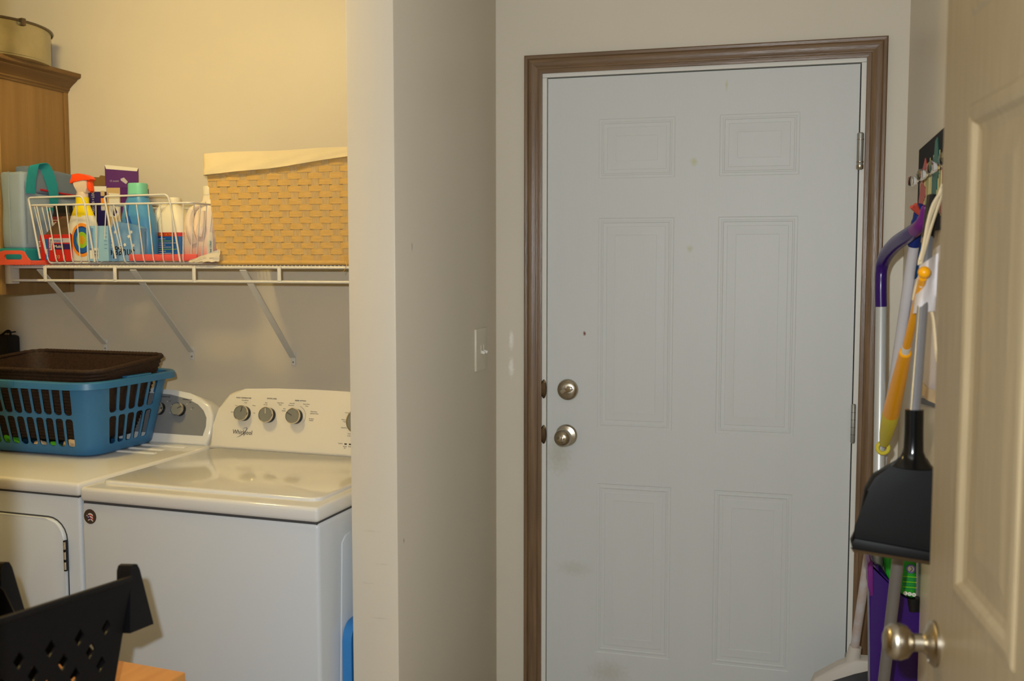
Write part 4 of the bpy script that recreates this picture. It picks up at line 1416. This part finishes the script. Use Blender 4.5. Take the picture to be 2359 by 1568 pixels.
# liner folded over the rim: deep at the left, narrow at the right
hwL, hhL = kdim(Hk)
g = []
per = [V((p[0], p[1], 0)) for p in rrect(hwL + .006, hhL + .006, 0.018, 5)]
fine = []
for a_, b_ in zip(per, per[1:] + per[:1]):
    k = max(1, int((b_ - a_).length / 0.022))
    fine += [a_.lerp(b_, i / k) for i in range(k)]
rows_ = 7
rf = random.Random(3)
R_ = []
for i in range(rows_ + 1):
    row = []
    for p in fine:
        fx = (p.x + hwL) / (2 * hwL)
        depth_ = 0.064 - 0.054 * min(1, max(0, fx * 1.05)) ** 1.4
        s_ = i / rows_
        wv = 0.0016 * math.sin(38 * p.x + 9 * s_) * s_ + 0.001 * math.sin(90 * p.x + 3)
        ztop = Hk + 0.009 + 0.0015 * math.sin(20 * p.x) + .008 * fx
        out_ = 1 + (0.004 + wv + 0.004 * s_) / 0.30
        row.append(V((p.x * (1 + (0.002 + wv) / .3), p.y * (1 + (0.004 + wv + .002 * s_) / .16), ztop - depth_ * s_)))
    R_.append(row)
inner = [V((p.x * .985, p.y * .965, Hk + .009 + .008 * (p.x + hwL) / (2 * hwL))) for p in fine]
inner2 = [V((p.x * .93, p.y * .86, Hk - 0.12)) for p in fine]
b = B().rings([inner2, inner] + R_, False, False)
ob = obj('liner', b, 'liner_cloth', KB0, smooth=60)
md = ob.modifiers.new('thickness', 'SOLIDIFY')
md.thickness = 0.0018
# frayed straws at the lower right
rf = random.Random(2)
for k, (x0, z0, x1, z1) in enumerate(((0.045, 0.045, 0.055, 0.000), (0.060, 0.018, 0.052, -0.020), (0.088, 0.030, 0.074, 0.004), (0.050, 0.050, 0.062, 0.022), (0.09, 0.012, 0.078, 0.000))):
    mid = V(((x0 + x1) / 2 + rf.uniform(-.008, .008), -hh0 - .016, (z0 + z1) / 2))
    obj('loose_straw', B().tube(smoothpath([(x0 + .07, -hh0 - .009, z0), mid + V((.07, 0, 0)), (x1 + .07, -hh0 - .014, z1)], 4), 0.0009, 5), 'wicker_tan', KB0)

# ------------------------------------------------------------------ blue folding stool between washer and partition
FS = thing('step_stool', 'blue folded plastic step stool standing between washer and wall', 'stool', (-1.0555, 2.2745, 0.0))
oo = rrect(0.15, 0.2875, 0.045, 6, 0.151, 0.2955)
ii = rrect(0.118, 0.255, 0.03, 6, 0.151, 0.2955)
b = B()
for xa, flip in ((-0.012, 1), (0.012, -1)):
    pass
R_ = [[V((xa, p[0], p[1])) for p in ring] for xa, ring in ((-0.012, oo), (0.012, oo), (0.012, ii), (-0.012, ii), (-0.012, oo))]
b.rings(R_, False, False)
bmesh.ops.remove_doubles(b.bm, verts=b.bm.verts, dist=1e-6)
obj('frame', b, 'stool_blue', FS)
obj('step_panel', B().box(-0.006, 0.006, 0.030, 0.272, 0.0, 0.36, 0.003), 'stool_blue', FS)
for zz in (0.40, 0.47):
    obj('cross_bar', B().tube([(0, .03, zz), (0, .272, zz)], 0.006, 8), 'stool_blue', FS)

# ------------------------------------------------------------------ pine table with black basket in the foreground left
TB = thing('pine_table', 'light pine table top at the lower left under the black basket', 'table', (-1.1254, 1.6902, 0.0), math.radians(-6))
obj('top', B().box(-0.56, 0.0, -0.74, 0.0, 0.655, 0.688, 0.003, 2), 'pine', TB)
for lx in (-0.52, -0.04):
    for ly in (-0.70, -0.04):
        obj('leg', B().box(lx - .02, lx + .02, ly - .02, ly + .02, 0, 0.655, 0.002), 'pine', TB)
for ly in (-0.715, -0.045):
    obj('skirt_board', B().box(-0.50, -0.06, ly, ly + .02, 0.575, 0.655), 'pine', TB)

ua = math.radians(-22)
LB = thing('black_basket', 'black plastic basket with diamond holes tilted on the pine table', 'basket', (-1.2267, 1.2548, 0.7169), 0)
# local: +y long axis to the far end, +x the side that faces the camera
LB.rotation_euler = (-0.1005, -0.0621, 0.0127)
bl, bw, bh = 0.21, 0.15, 0.235


def bpt(x, y, z):
    t = z / bh
    k = 0.80 + 0.20 * t
    return V((x * k, y * (0.86 + .14 * t), z))


def holed_side(axis, sgn):
    """a tapered wall as quads round diamond holes; the end walls dip in the middle"""
    b = B()
    L1 = bl if axis == 'x' else bw
    other = bw if axis == 'x' else bl
    nu, nv = int(2 * L1 / 0.034), 5
    z0, z1 = 0.030, 0.180 if axis == 'x' else 0.130

    def P_(u, z):
        return bpt(sgn * other, u, z) if axis == 'x' else bpt(u, sgn * other, z)

    def topz(u):
        if axis == 'x':
            return bh
        return bh - 0.085 * min(1.0, max(0.0, (0.80 - abs(u) / L1) / 0.16))
    us = [-L1 + 2 * L1 * i / nu for i in range(nu + 1)]
    zs = [z0 + (z1 - z0) * j / nv for j in range(nv + 1)]
    vc = {}

    def vt(u, z):
        k = (round(u, 5), round(z, 5))
        if k not in vc:
            vc[k] = b.bm.verts.new(P_(u, z))
        return vc[k]
    for i in range(nu):
        u0, u1 = us[i], us[i + 1]
        b.bm.faces.new([vt(u, z) for u, z in ((u0, 0), (u1, 0), (u1, z0), (u0, z0))])
        b.bm.faces.new([vt(u, z) for u, z in ((u0, z1), (u1, z1), (u1, topz(u1)), (u0, topz(u0)))])
        for j in range(nv):
            za, zb = zs[j], zs[j + 1]
            um, zm = (u0 + u1) / 2, (za + zb) / 2
            cs = [(u0, za), (u1, za), (u1, zb), (u0, zb)]
            if i in (0, nu - 1) or (i + j) % 2:
                b.bm.faces.new([vt(*c) for c in cs])
                continue
            hu, hz = (u1 - u0) * .36, (zb - za) * .46
            dm = [(um, zm - hz), (um + hu, zm), (um, zm + hz), (um - hu, zm)]
            mids = [(um, za), (u1, zm), (um, zb), (u0, zm)]
            for k in range(4):
                b.bm.faces.new([vt(*cs[k]), vt(*cs[(k + 1) % 4]), vt(*dm[(k + 1) % 4]), vt(*dm[k])])
    o = obj('holed_wall', b, 'black_basket', LB)
    md = o.modifiers.new('thickness', 'SOLIDIFY')
    md.thickness = 0.003
    return o


for ax in 'xy':
    for sg in (-1, 1):
        holed_side(ax, sg)
obj('base', B().rings([[bpt(sx * bw, sy * bl, z) for sx, sy in ((-1, -1), (1, -1), (1, 1), (-1, 1))] for z in (0.0, 0.004)]), 'black_basket', LB)
for sx in (-1, 1):
    obj('rim', B().tube([(sx * (bw + .002), -bl, bh), (sx * (bw + .002), bl * .97, bh)], 0.0055, 8), 'black_basket', LB)
for sy in (-1, 1):     # raised corners with an outward skirt
    pr = [(-0.004, -0.094), (0.0, 0.012), (0.004, 0.020), (0.012, 0.022), (0.020, 0.020), (0.027, 0.010), (0.064, -0.094)]
    for sx in (-1, 1):
        rg = [[V((sx * x, sy * (bl + d), bh + h)) for d, h in pr] for x in (bw * .80, bw * .98)]
        obj('corner_flap', B().rings(rg), 'black_basket', LB)

# ------------------------------------------------------------------ rack on the right wall
RK = thing('knob_rack', 'black hook board with painted reeds and clear glass knobs', 'rack', (WX, 2.19, 1.551))
obj('board', B().box(-0.012, 0.0, -0.42, 0.4975, 0.0, 0.205, 0.003, 2), 'rack_black', RK)


def onboard(name, pts, m, th=0.002, sc=2.2, of=-0.045):
    # pts in (along from the far end toward the camera, height)
    return obj(name, B().prism([(p[0] * sc + of, p[1]) for p in pts], (-0.012 - th, 0.4975, 0), (0, -1, 0), (0, 0, 1), th, 0.0006, 1), m, RK)


onboard('figure', [(0.055, 0.02), (0.075, 0.02), (0.082, 0.07), (0.10, 0.085), (0.10, 0.10), (0.078, 0.11), (0.080, 0.135), (0.10, 0.150), (0.088, 0.170), (0.070, 0.150), (0.058, 0.150), (0.050, 0.10), (0.040, 0.075)], 'rack_red')
onboard('figure', [(0.20, 0.05), (0.225, 0.05), (0.235, 0.10), (0.255, 0.115), (0.238, 0.135), (0.235, 0.165), (0.225, 0.195), (0.205, 0.19), (0.200, 0.165), (0.185, 0.145), (0.180, 0.10)], 'rack_green', sc=1.5, of=0.01)
onboard('figure', [(0.350, 0.03), (0.39, 0.03), (0.40, 0.08), (0.385, 0.12), (0.40, 0.165), (0.37, 0.18), (0.35, 0.14), (0.36, 0.09)], 'rack_crimson', sc=1.8, of=-0.20)
rf = random.Random(8)
k = 0
for i in range(44):
    s0 = 0.048 + i * 0.018
    if rf.random() < 0.1:
        continue
    h0, h1 = rf.uniform(0.02, 0.06), rf.uniform(0.12, 0.165)
    s1 = s0 + rf.uniform(-.008, .008)
    obj('reed', B().prism([(s0, h0), (s0 + .0055, h0), (s1 + .0035, h1), (s1, h1)], (-0.0130, 0.4975, 0), (0, -1, 0), (0, 0, 1), 0.0010), 'reed', RK)
for yy in (2.583, 2.403, 2.223, 2.043):
    y = yy - 2.19
    kn = obj('glass_knob', B().lathe([(0.004, 0.0), (0.004, 0.010), (0.0055, 0.012), (0.0095, 0.016), (0.0125, 0.022), (0.0125, 0.028), (0.009, 0.033), (0.003, 0.0345)], (-0.012, y, 0.121), (-1, 0, 0), 20), 'glass', RK)
    obj('knob_base', B().lathe([(0.008, 0), (0.008, 0.002), (0.005, 0.004)], (-0.012, y, 0.121), (-1, 0, 0), 14), 'nickel', kn)

# ------------------------------------------------------------------ brooms, mops, duster
# white-handled broom with blue grip
pt, pb = atX(2116, 492, 0.270), at(1968, 1497, 2.93)
BR = thing('broom', 'white-handled broom with navy bristles and taped cap, leaning by the door', 'broom', (pb.x, pb.y, 0))
dv = (pt - pb)
org = V((pb.x, pb.y, 0))
lerp = lambda t: pb.lerp(pt, t) - org
obj('handle', B().tube([lerp(0.0), lerp(0.35)], 0.0118, 14), 'pole_rusty', BR)
obj('handle', B().tube([lerp(0.35), lerp(0.94)], 0.0122, 14), 'pole_white', BR)
obj('grip', B().tube([lerp(0.938), lerp(0.94), lerp(0.985), lerp(0.99), lerp(1.015), lerp(1.018)], [0.0125, 0.0135, 0.0135, 0.0115, 0.0105, 0.006], 14), 'broom_blue', BR)
hd = V((-1, 0.05, 0)).normalized()
zc = pb.z
obj('socket', B().tube([(0.003, 0, zc + 0.012), (0, 0, zc - 0.005), (-0.006, 0, zc - 0.05)], [0.0165, 0.018, 0.022], 14), 'cap_grey', BR)
cap = [(-0.125, zc - 0.135), (-0.105, zc - 0.085), (-0.04, zc - 0.040), (0.0, zc - 0.020), (0.06, zc - 0.018), (0.08, zc - 0.04), (0.08, zc - 0.075), (0.0, zc - 0.105)]
obj('cap', B().prism(cap, (0, -0.022, 0), (1, 0, 0), (0, 0, 1), 0.044, 0.006), 'cap_grey', BR)
tp = [(-0.138, zc - 0.135), (-0.112, zc - 0.110), (0.0, zc - 0.060), (0.083, zc - 0.030), (0.083, zc - 0.095), (0.0, zc - 0.120), (-0.128, zc - 0.178)]
obj('tape_wrap', B().prism(tp, (0, -0.025, 0), (1, 0, 0), (0, 0, 1), 0.05, 0.003), 'tape', BR)
obj('foil_patch', B().prism([(-0.140, zc - .142), (-0.115, zc - .108), (-.07, zc - .088), (-.055, zc - .105), (-.10, zc - .140), (-.125, zc - .165)], (0, -0.0268, 0), (1, 0, 0), (0, 0, 1), 0.002), 'foil', BR)
b = B()
rf = random.Random(4)
for i in range(220):
    s_ = rf.random()
    x0 = -0.12 + 0.198 * s_
    z0 = zc - 0.160 + 0.065 * s_
    y0 = rf.uniform(-.017, .017)
    b.tube([(x0, y0, z0), (x0 * 1.15 + rf.uniform(-.006, .006) - .01, y0 * 1.3, 0.002)], [0.0016, 0.0010], 3)
q = obj('bristles', b, 'bristle_navy', BR)
q['kind'] = 'stuff'

# spray mop: purple hooked handle, silver pole, purple body, green bottle
mb = at(2030, 705, 2.70)
mx, my = mb.x, mb.y
SM = thing('spray_mop', 'spray mop with purple hooked handle and silver pole', 'mop', (mx, my, 0))
zt, zb_ = mb.z, at(2026, 1330, 2.70).z
pe = at(2021, 1345, 2.545) - V((mx, my, 0))
obj('pole', B().tube([pe, (0, 0, zt)], 0.0132, 18), 'alu', SM)
hp = [(2029.5, 706, 2.70), (2029, 660, 2.70), (2031, 618, 2.70), (2040, 590, 2.67), (2062, 563, 2.58), (2092, 541, 2.47), (2112, 526, 2.41)]
hpts = [at(x, y, Y) - V((mx, my, 0)) for x, y, Y in hp]
hpts = smoothpath(hpts, 6)
nn_ = len(hpts)
obj('handle', B().tube(hpts, [0.0142 + (0.0035 * math.sin(PI * (i / (nn_ - 1) - .3) / .7) if i / (nn_ - 1) > .3 else 0) for i in range(nn_)], 18), 'brand_purple', SM)
hq = [(2108, 530, 2.42), (2120, 518, 2.385), (2127, 502, 2.37), (2130, 485, 2.36), (2132, 474, 2.355)]
obj('handle_tip', B().tube(smoothpath([at(x, y, Y) - V((mx, my, 0)) for x, y, Y in hq], 5), [0.0150, .0148, .0145, .0142, .014, .0135, .013, .0125, .012, .0115, .011, .0105, .010, .010, .0095, .009, .0085, .008, .0075, .007, .006], 16), 'brand_magenta', SM)
hl = [(2046, 588, 2.678), (2068, 561, 2.642), (2095, 541, 2.588), (2106, 533, 2.57)]
# body
BYM = 2.50
bz = lambda y: at(2030, y, BYM).z
bxp = lambda x, y: at(x, y, BYM).x - mx
by_ = BYM - my
bo = [(2002, 1300), (2010, 1293), (2016, 1306), (2030, 1312), (2045, 1332), (2062, 1350), (2082, 1362), (2096, 1385), (2122, 1398), (2132, 1430), (2132, 1580), (2130, 1700), (2004, 1700), (2004, 1500)]
obj('body', B().prism([(bxp(x, y), bz(y)) for x, y in reversed(bo)], (0, by_, 0), (1, 0, 0), (0, 0, 1), 0.075, 0.008, 3), 'brand_purple', SM)
bo2 = [(1998, 1300), (2004, 1292), (2011, 1296), (2012, 1372), (2004, 1374), (1999, 1350)]
obj('body_edge', B().prism([(bxp(x, y), bz(y)) for x, y in reversed(bo2)], (0, by_ - .004, 0), (1, 0, 0), (0, 0, 1), 0.07, 0.003), 'brand_magenta', SM)
go = [(2036, 1250), (2112, 1262), (2110, 1368), (2100, 1372), (2076, 1364), (2052, 1340), (2040, 1320)]
go = [(bxp(x, y), bz(y)) for x, y in reversed(go)]
BT = obj('bottle', B().prism(go, (0, by_ - .005, 0), (1, 0, 0), (0, 0, 1), 0.062, 0.010, 3), 'mop_green', SM)
obj('bottle_cap', B().tube([(bxp(2104, 1376), by_ + .008, bz(1372)), (bxp(2106, 1400), by_ + .008, bz(1402))], [0.016, 0.014], 14), 'black_plastic', SM)
ob_ = V((0, by_ - .0058, 0))
lg = obj('logo_disc', B().lathe([(0.0105, 0), (0.0105, .0008)], ob_ + V((bxp(2098, 1303), 0, bz(1303))), (0, -1, 0), 24), 'logo_violet', BT)
obj('logo_ring', B().lathe([(0.0072, 0.0008), (0.0072, .0014)], ob_ + V((bxp(2098, 1303), 0, bz(1303))), (0, -1, 0), 24), 'p_white', lg)
obj('logo_mark', B().tube(smoothpath([ob_ + V((bxp(2096, 1309), -.0016, bz(1309))), ob_ + V((bxp(2101, 1303), -.0016, bz(1303))), ob_ + V((bxp(2097, 1297), -.0016, bz(1297)))], 4), .0011, 5), 'logo_violet', lg)
for k, ch in enumerate('SCH'):
    ds = obj('icon_disc', B().lathe([(0.0046, 0), (0.0046, .0008)], ob_ + V((bxp(2085 + 10 * k, 1359.5 + k), 0, bz(1359.5 + k))), (0, -1, 0), 18), 'p_white', BT)
    text('lettering', ch, 0.007, 'mop_green', ds, ob_ + V((bxp(2085 + 10 * k, 1359.5 + k), -.001, bz(1359.5 + k) - .0025)), (1, 0, 0), (0, 0, 1), 'CENTER')
for k in range(8):
    quad('fine_print', ob_ + V((bxp(2080, 1322 + 4 * k), .0006, bz(1322 + 4 * k))), V((0.030, 0, 0)), V((0, 0, 0.0011)), ('p_green', 'rack_green')[k % 3 != 0], BT)

# long-handled black dustpan
tpn, btm = at(2138, 545, 1.96), at(2106, 955, 1.80)
DP = thing('dustpan', 'long-handled black dustpan with steel pole hanging beside the open door', 'dustpan', (btm.x, btm.y, 0.0))
og = V((btm.x, btm.y, 0))
gr = at(2149, 452, 1.985)
obj('pole', B().tube([btm - og, tpn - og], 0.0092, 16), 'pole_steel', DP)
obj('grip', B().tube([tpn - og - (gr - tpn) * .02, gr - og, gr - og + (gr - tpn) * .03], [0.0105, 0.0105, 0.006], 16), 'black_plastic', DP)
Yd = 1.795
pq = lambda x, y: (at(x, y, Yd).x - btm.x, at(x, y, Yd).z)
nk = [(2086, 945), (2128, 945), (2124, 1040), (2129, 1062), (2150, 1078), (2188, 1105), (2215, 1150), (2232, 1215), (2236, 1255), (2240, 1312), (1963, 1263), (1960, 1250), (1978, 1215), (1993, 1130), (2012, 1098), (2050, 1076), (2078, 1060), (2084, 1040)]
body = [pq(x, y) for x, y in nk]
nb = len(body)
# dished blade: a thick plate whose rim turns toward the room
o_d = V((0, Yd - btm.y, 0))
obj('pan', B().prism([p for p in reversed(body[2:])], o_d + V((0, 0.006, 0)), (1, 0, 0), (0, 0, 1), 0.022, 0.006, 3), 'pan_black', DP)
ns = [pq(2107, 944), pq(2106, 1000), pq(2105, 1040), pq(2104, 1058), pq(2103, 1076)]
obj('socket', B().tube([V((x, 0.0, z)) for x, z in ns], [0.0150, 0.0152, 0.0162, 0.022, 0.034], 20, squash=.75), 'black_gloss', DP)
lip = [pq(1962, 1252), pq(1970, 1240), pq(2236, 1288), pq(2240, 1308), pq(1964, 1264)]
obj('front_lip', B().prism([p for p in reversed(lip)], o_d + V((0, -0.002, 0)), (1, 0, 0), (0, 0, 1), 0.012, 0.0008), 'pan_black', DP)
obj('rubber_edge', B().prism([p for p in reversed([pq(1960, 1262), pq(2240, 1310), pq(2240, 1318), pq(1966, 1272)])], o_d + V((0, 0.002, 0)), (1, 0, 0), (0, 0, 1), 0.004), 'bronze', DP)

# grey stick of a second broom below the dustpan
g0, g1 = at(2085, 1150, 2.05), at(2038, 1550, 2.18)
GS = thing('broom', 'grey-handled broom standing behind the dustpan', 'broom', (g1.x, g1.y, 0))
og = V((g1.x, g1.y, 0))
dirg = (g1 - g0)
end = g0 + dirg * ((g0.z - 0.20) / -dirg.z)
obj('handle', B().tube([g0 - og, end - og], 0.0115, 14), 'pole_grey', GS)
ex_ = end - og
obj('cap', B().box(ex_.x - .06, ex_.x + .06, ex_.y - .03, ex_.y + .03, 0.14, 0.20, 0.012), 'brand_purple', GS)
b = B()
for i in range(120):
    x, y = rf.uniform(-.055, .055), rf.uniform(-.024, .024)
    b.tube([(ex_.x + x, ex_.y + y, 0.145), (ex_.x + x * 1.3, ex_.y + y * 1.3, 0.002)], 0.0013, 3)
obj('bristles', b, 'p_tan', GS)['kind'] = 'stuff'

# orange and yellow duster
d0, d1 = at(2129, 627, 1.85), at(2034, 1031, 2.555)
DU = thing('duster', 'orange extendable duster handle with yellow hanging ring', 'duster', tuple(d0))
_e = lambda t: t / (1.38 - 0.38 * t)      # even steps along the stick as seen, uneven in depth
dl = lambda t: d0.lerp(d1, _e(t)) - d0
obj('shaft', B().tube([dl(0.03), dl(0.16), dl(0.42)], [0.0066, 0.0072, 0.0082], 16), 'duster_orange', DU)
obj('knob', B().lathe([(0.0105 * math.sin(PI * i / 10), -0.0105 * math.cos(PI * i / 10)) for i in range(11)], (0, 0, 0), (0, 0, 1), 18), 'duster_orange', DU)
obj('joint', B().tube([dl(0.415), dl(0.452)], 0.0084, 16), 'white_plastic', DU)
obj('grip', B().tube([dl(0.446), dl(0.45), dl(0.60), dl(0.74), dl(0.80)], [0.0095, 0.0120, 0.0145, 0.0172, 0.0180], 18), 'duster_orange', DU)
obj('grip_end', B().tube([dl(0.792), dl(0.80), dl(0.86), dl(0.92), dl(0.955), dl(0.97)], [0.0170, 0.0183, 0.0175, 0.0150, 0.0122, 0.0110], 18), 'duster_yellow', DU)
rc = d1 - d0
rn = V((0.15, -1, 0.05)).normalized()
u_ = rn.orthogonal().normalized()
v_ = rn.cross(u_)
obj('ring', B().tube([rc + (u_ * math.cos(2 * PI * i / 28) + v_ * math.sin(2 * PI * i / 28)) * 0.0128 for i in range(28)], 0.0048, 10, closed=True), 'duster_yellow', DU)
for t in (0.075, 0.385, 0.51):
    c_ = dl(t) + V((-0.0005, -0.0082 - 0.003 * (t > .45), 0.001))
    obj('button', B().lathe([(0.0042, -0.001), (0.0040, 0.001), (0.002, 0.0018)], c_, (0.05, -1, 0.1), 12), 'white_plastic', DU)

# white cloth hanging on the rack, with straps
AP = thing('apron', 'white apron with cream strings hanging from the rack', 'apron', (0.272, 2.14, 1.19))
g = []
ny, nz = 26, 14
for i in range(nz + 1):
    row = []
    for j in range(ny + 1):
        s_ = j / ny
        y = 0.0 + 0.50 * s_
        ztop = 0.335 - 0.10 * s_
        zlow = 0.0 + (0.02 if s_ < .75 else 0.02 + 0.30 * (s_ - .75))
        z = zlow + (ztop - zlow) * i / nz
        row.append(V((0.0045 * math.sin(22 * y + 1) + 0.003 * math.sin(49 * y + 3 * z), y, z)))
    g.append(row)
obj('cloth', B().grid(g, 0.0015, (-1, 0, 0)), 'apron_white', AP, smooth=70)
g = [[p + V((-0.0022, 0, 0)) for p in (row[:14])] for row in [[V((q.x, q.y, q.z - .010)) for q in g[0]], [V((q.x, q.y, q.z + .016)) for q in g[0]]]]
obj('hem', B().grid(g, 0.001, (-1, 0, 0)), 'strap_cream', AP, smooth=70)
ao = V((0.272, 2.14, 1.19))
for k, pts in enumerate(([(2171, 425, 1.96), (2158, 462, 1.95), (2142, 505, 1.94), (2131, 556, 1.93), (2119, 596, 1.925), (2117, 610, 1.925)],
                         [(2172, 445, 1.955), (2160, 478, 1.945), (2146, 520, 1.94), (2136, 556, 1.93), (2126, 590, 1.925), (2122, 608, 1.925)],
                         [(2172, 436, 1.95), (2150, 470, 1.94), (2138, 510, 1.935), (2129, 560, 1.925), (2120, 600, 1.92)],
                         [(2116, 640, 1.95), (2108, 665, 1.96), (2103, 690, 1.97)],
                         [(2130, 696, 1.93), (2140, 704, 1.92), (2149, 730, 1.91), (2153, 770, 1.90), (2157, 815, 1.89), (2163, 850, 1.88)])):
    obj('string', B().tube(smoothpath([at(x, y, Y) - ao for x, y, Y in pts], 6), 0.0032, 8, squash=.6), 'strap_cream', AP)
g = []
for i in range(9):
    f = i / 8
    row = []
    for j in range(11):
        h = j / 10
        xt, xb = 2118 + 44 * f, 2103 + 52 * f
        yt, yb = 612 - 30 * f, 722 - 6 * f
        p = at(xt + (xb - xt) * h, yt + (yb - yt) * h, 1.905 - 0.020 * math.sin(PI * min(1, f * 1.1)) + .004 * math.sin(9 * f + 3 * h)) - ao
        row.append(p)
    g.append(row)
obj('bib', B().grid(g, 0.0015, (0, -1, 0)), 'apron_white', AP, smooth=70)
AS = obj('black_strap', B().prism([(0, 0), (0.34, -0.035), (0.34, -0.048), (0, -0.013)], (0.286, 2.24, 1.197), (0, 1, 0), (0, 0, 1), -0.004), 'black_plastic')
tag(AS, 'short black strap on the wall behind the dustpan pole', 'strap')
# blue foil packet and yellow stick tucked behind the poles
pk = atX(2117, 560, 0.280)
FP = obj('foil_packet', B().prism([(0, 0), (0.012, 0.004), (0.016, -0.05), (0.010, -0.11), (-0.004, -0.13), (-0.006, -0.06)], pk, RT, (0, 0, 1), 0.008, 0.002), 'foil_blue')
tag(FP, 'shiny blue foil packet hanging behind the orange duster', 'packet')
y0_, y1_ = atX(2131, 505, 0.281), atX(2124, 620, 0.281)
YS = obj('yellow_stick', B().tube([y0_, y0_.lerp(y1_, .3), y1_], [0.0045, 0.0048, 0.0045], 10), 'duster_orange')
tag(YS, 'thin yellow plastic stick hanging behind the purple mop handle', 'stick')
# small coral prongs of a hanger beside the blue grip
pr = at(2106, 478, 2.42)
HG = thing('coral_hanger', 'coral pronged hook beside the blue broom grip', 'hook', tuple(pr))
for dx, dz in ((-0.006, 0.002), (0.002, 0.007), (0.022, -0.004)):
    obj('prong', B().tube([V((0.012, 0.012, -.012)), V((dx, -.004, dz))], [0.005, 0.0045], 10), 'rack_red', HG)
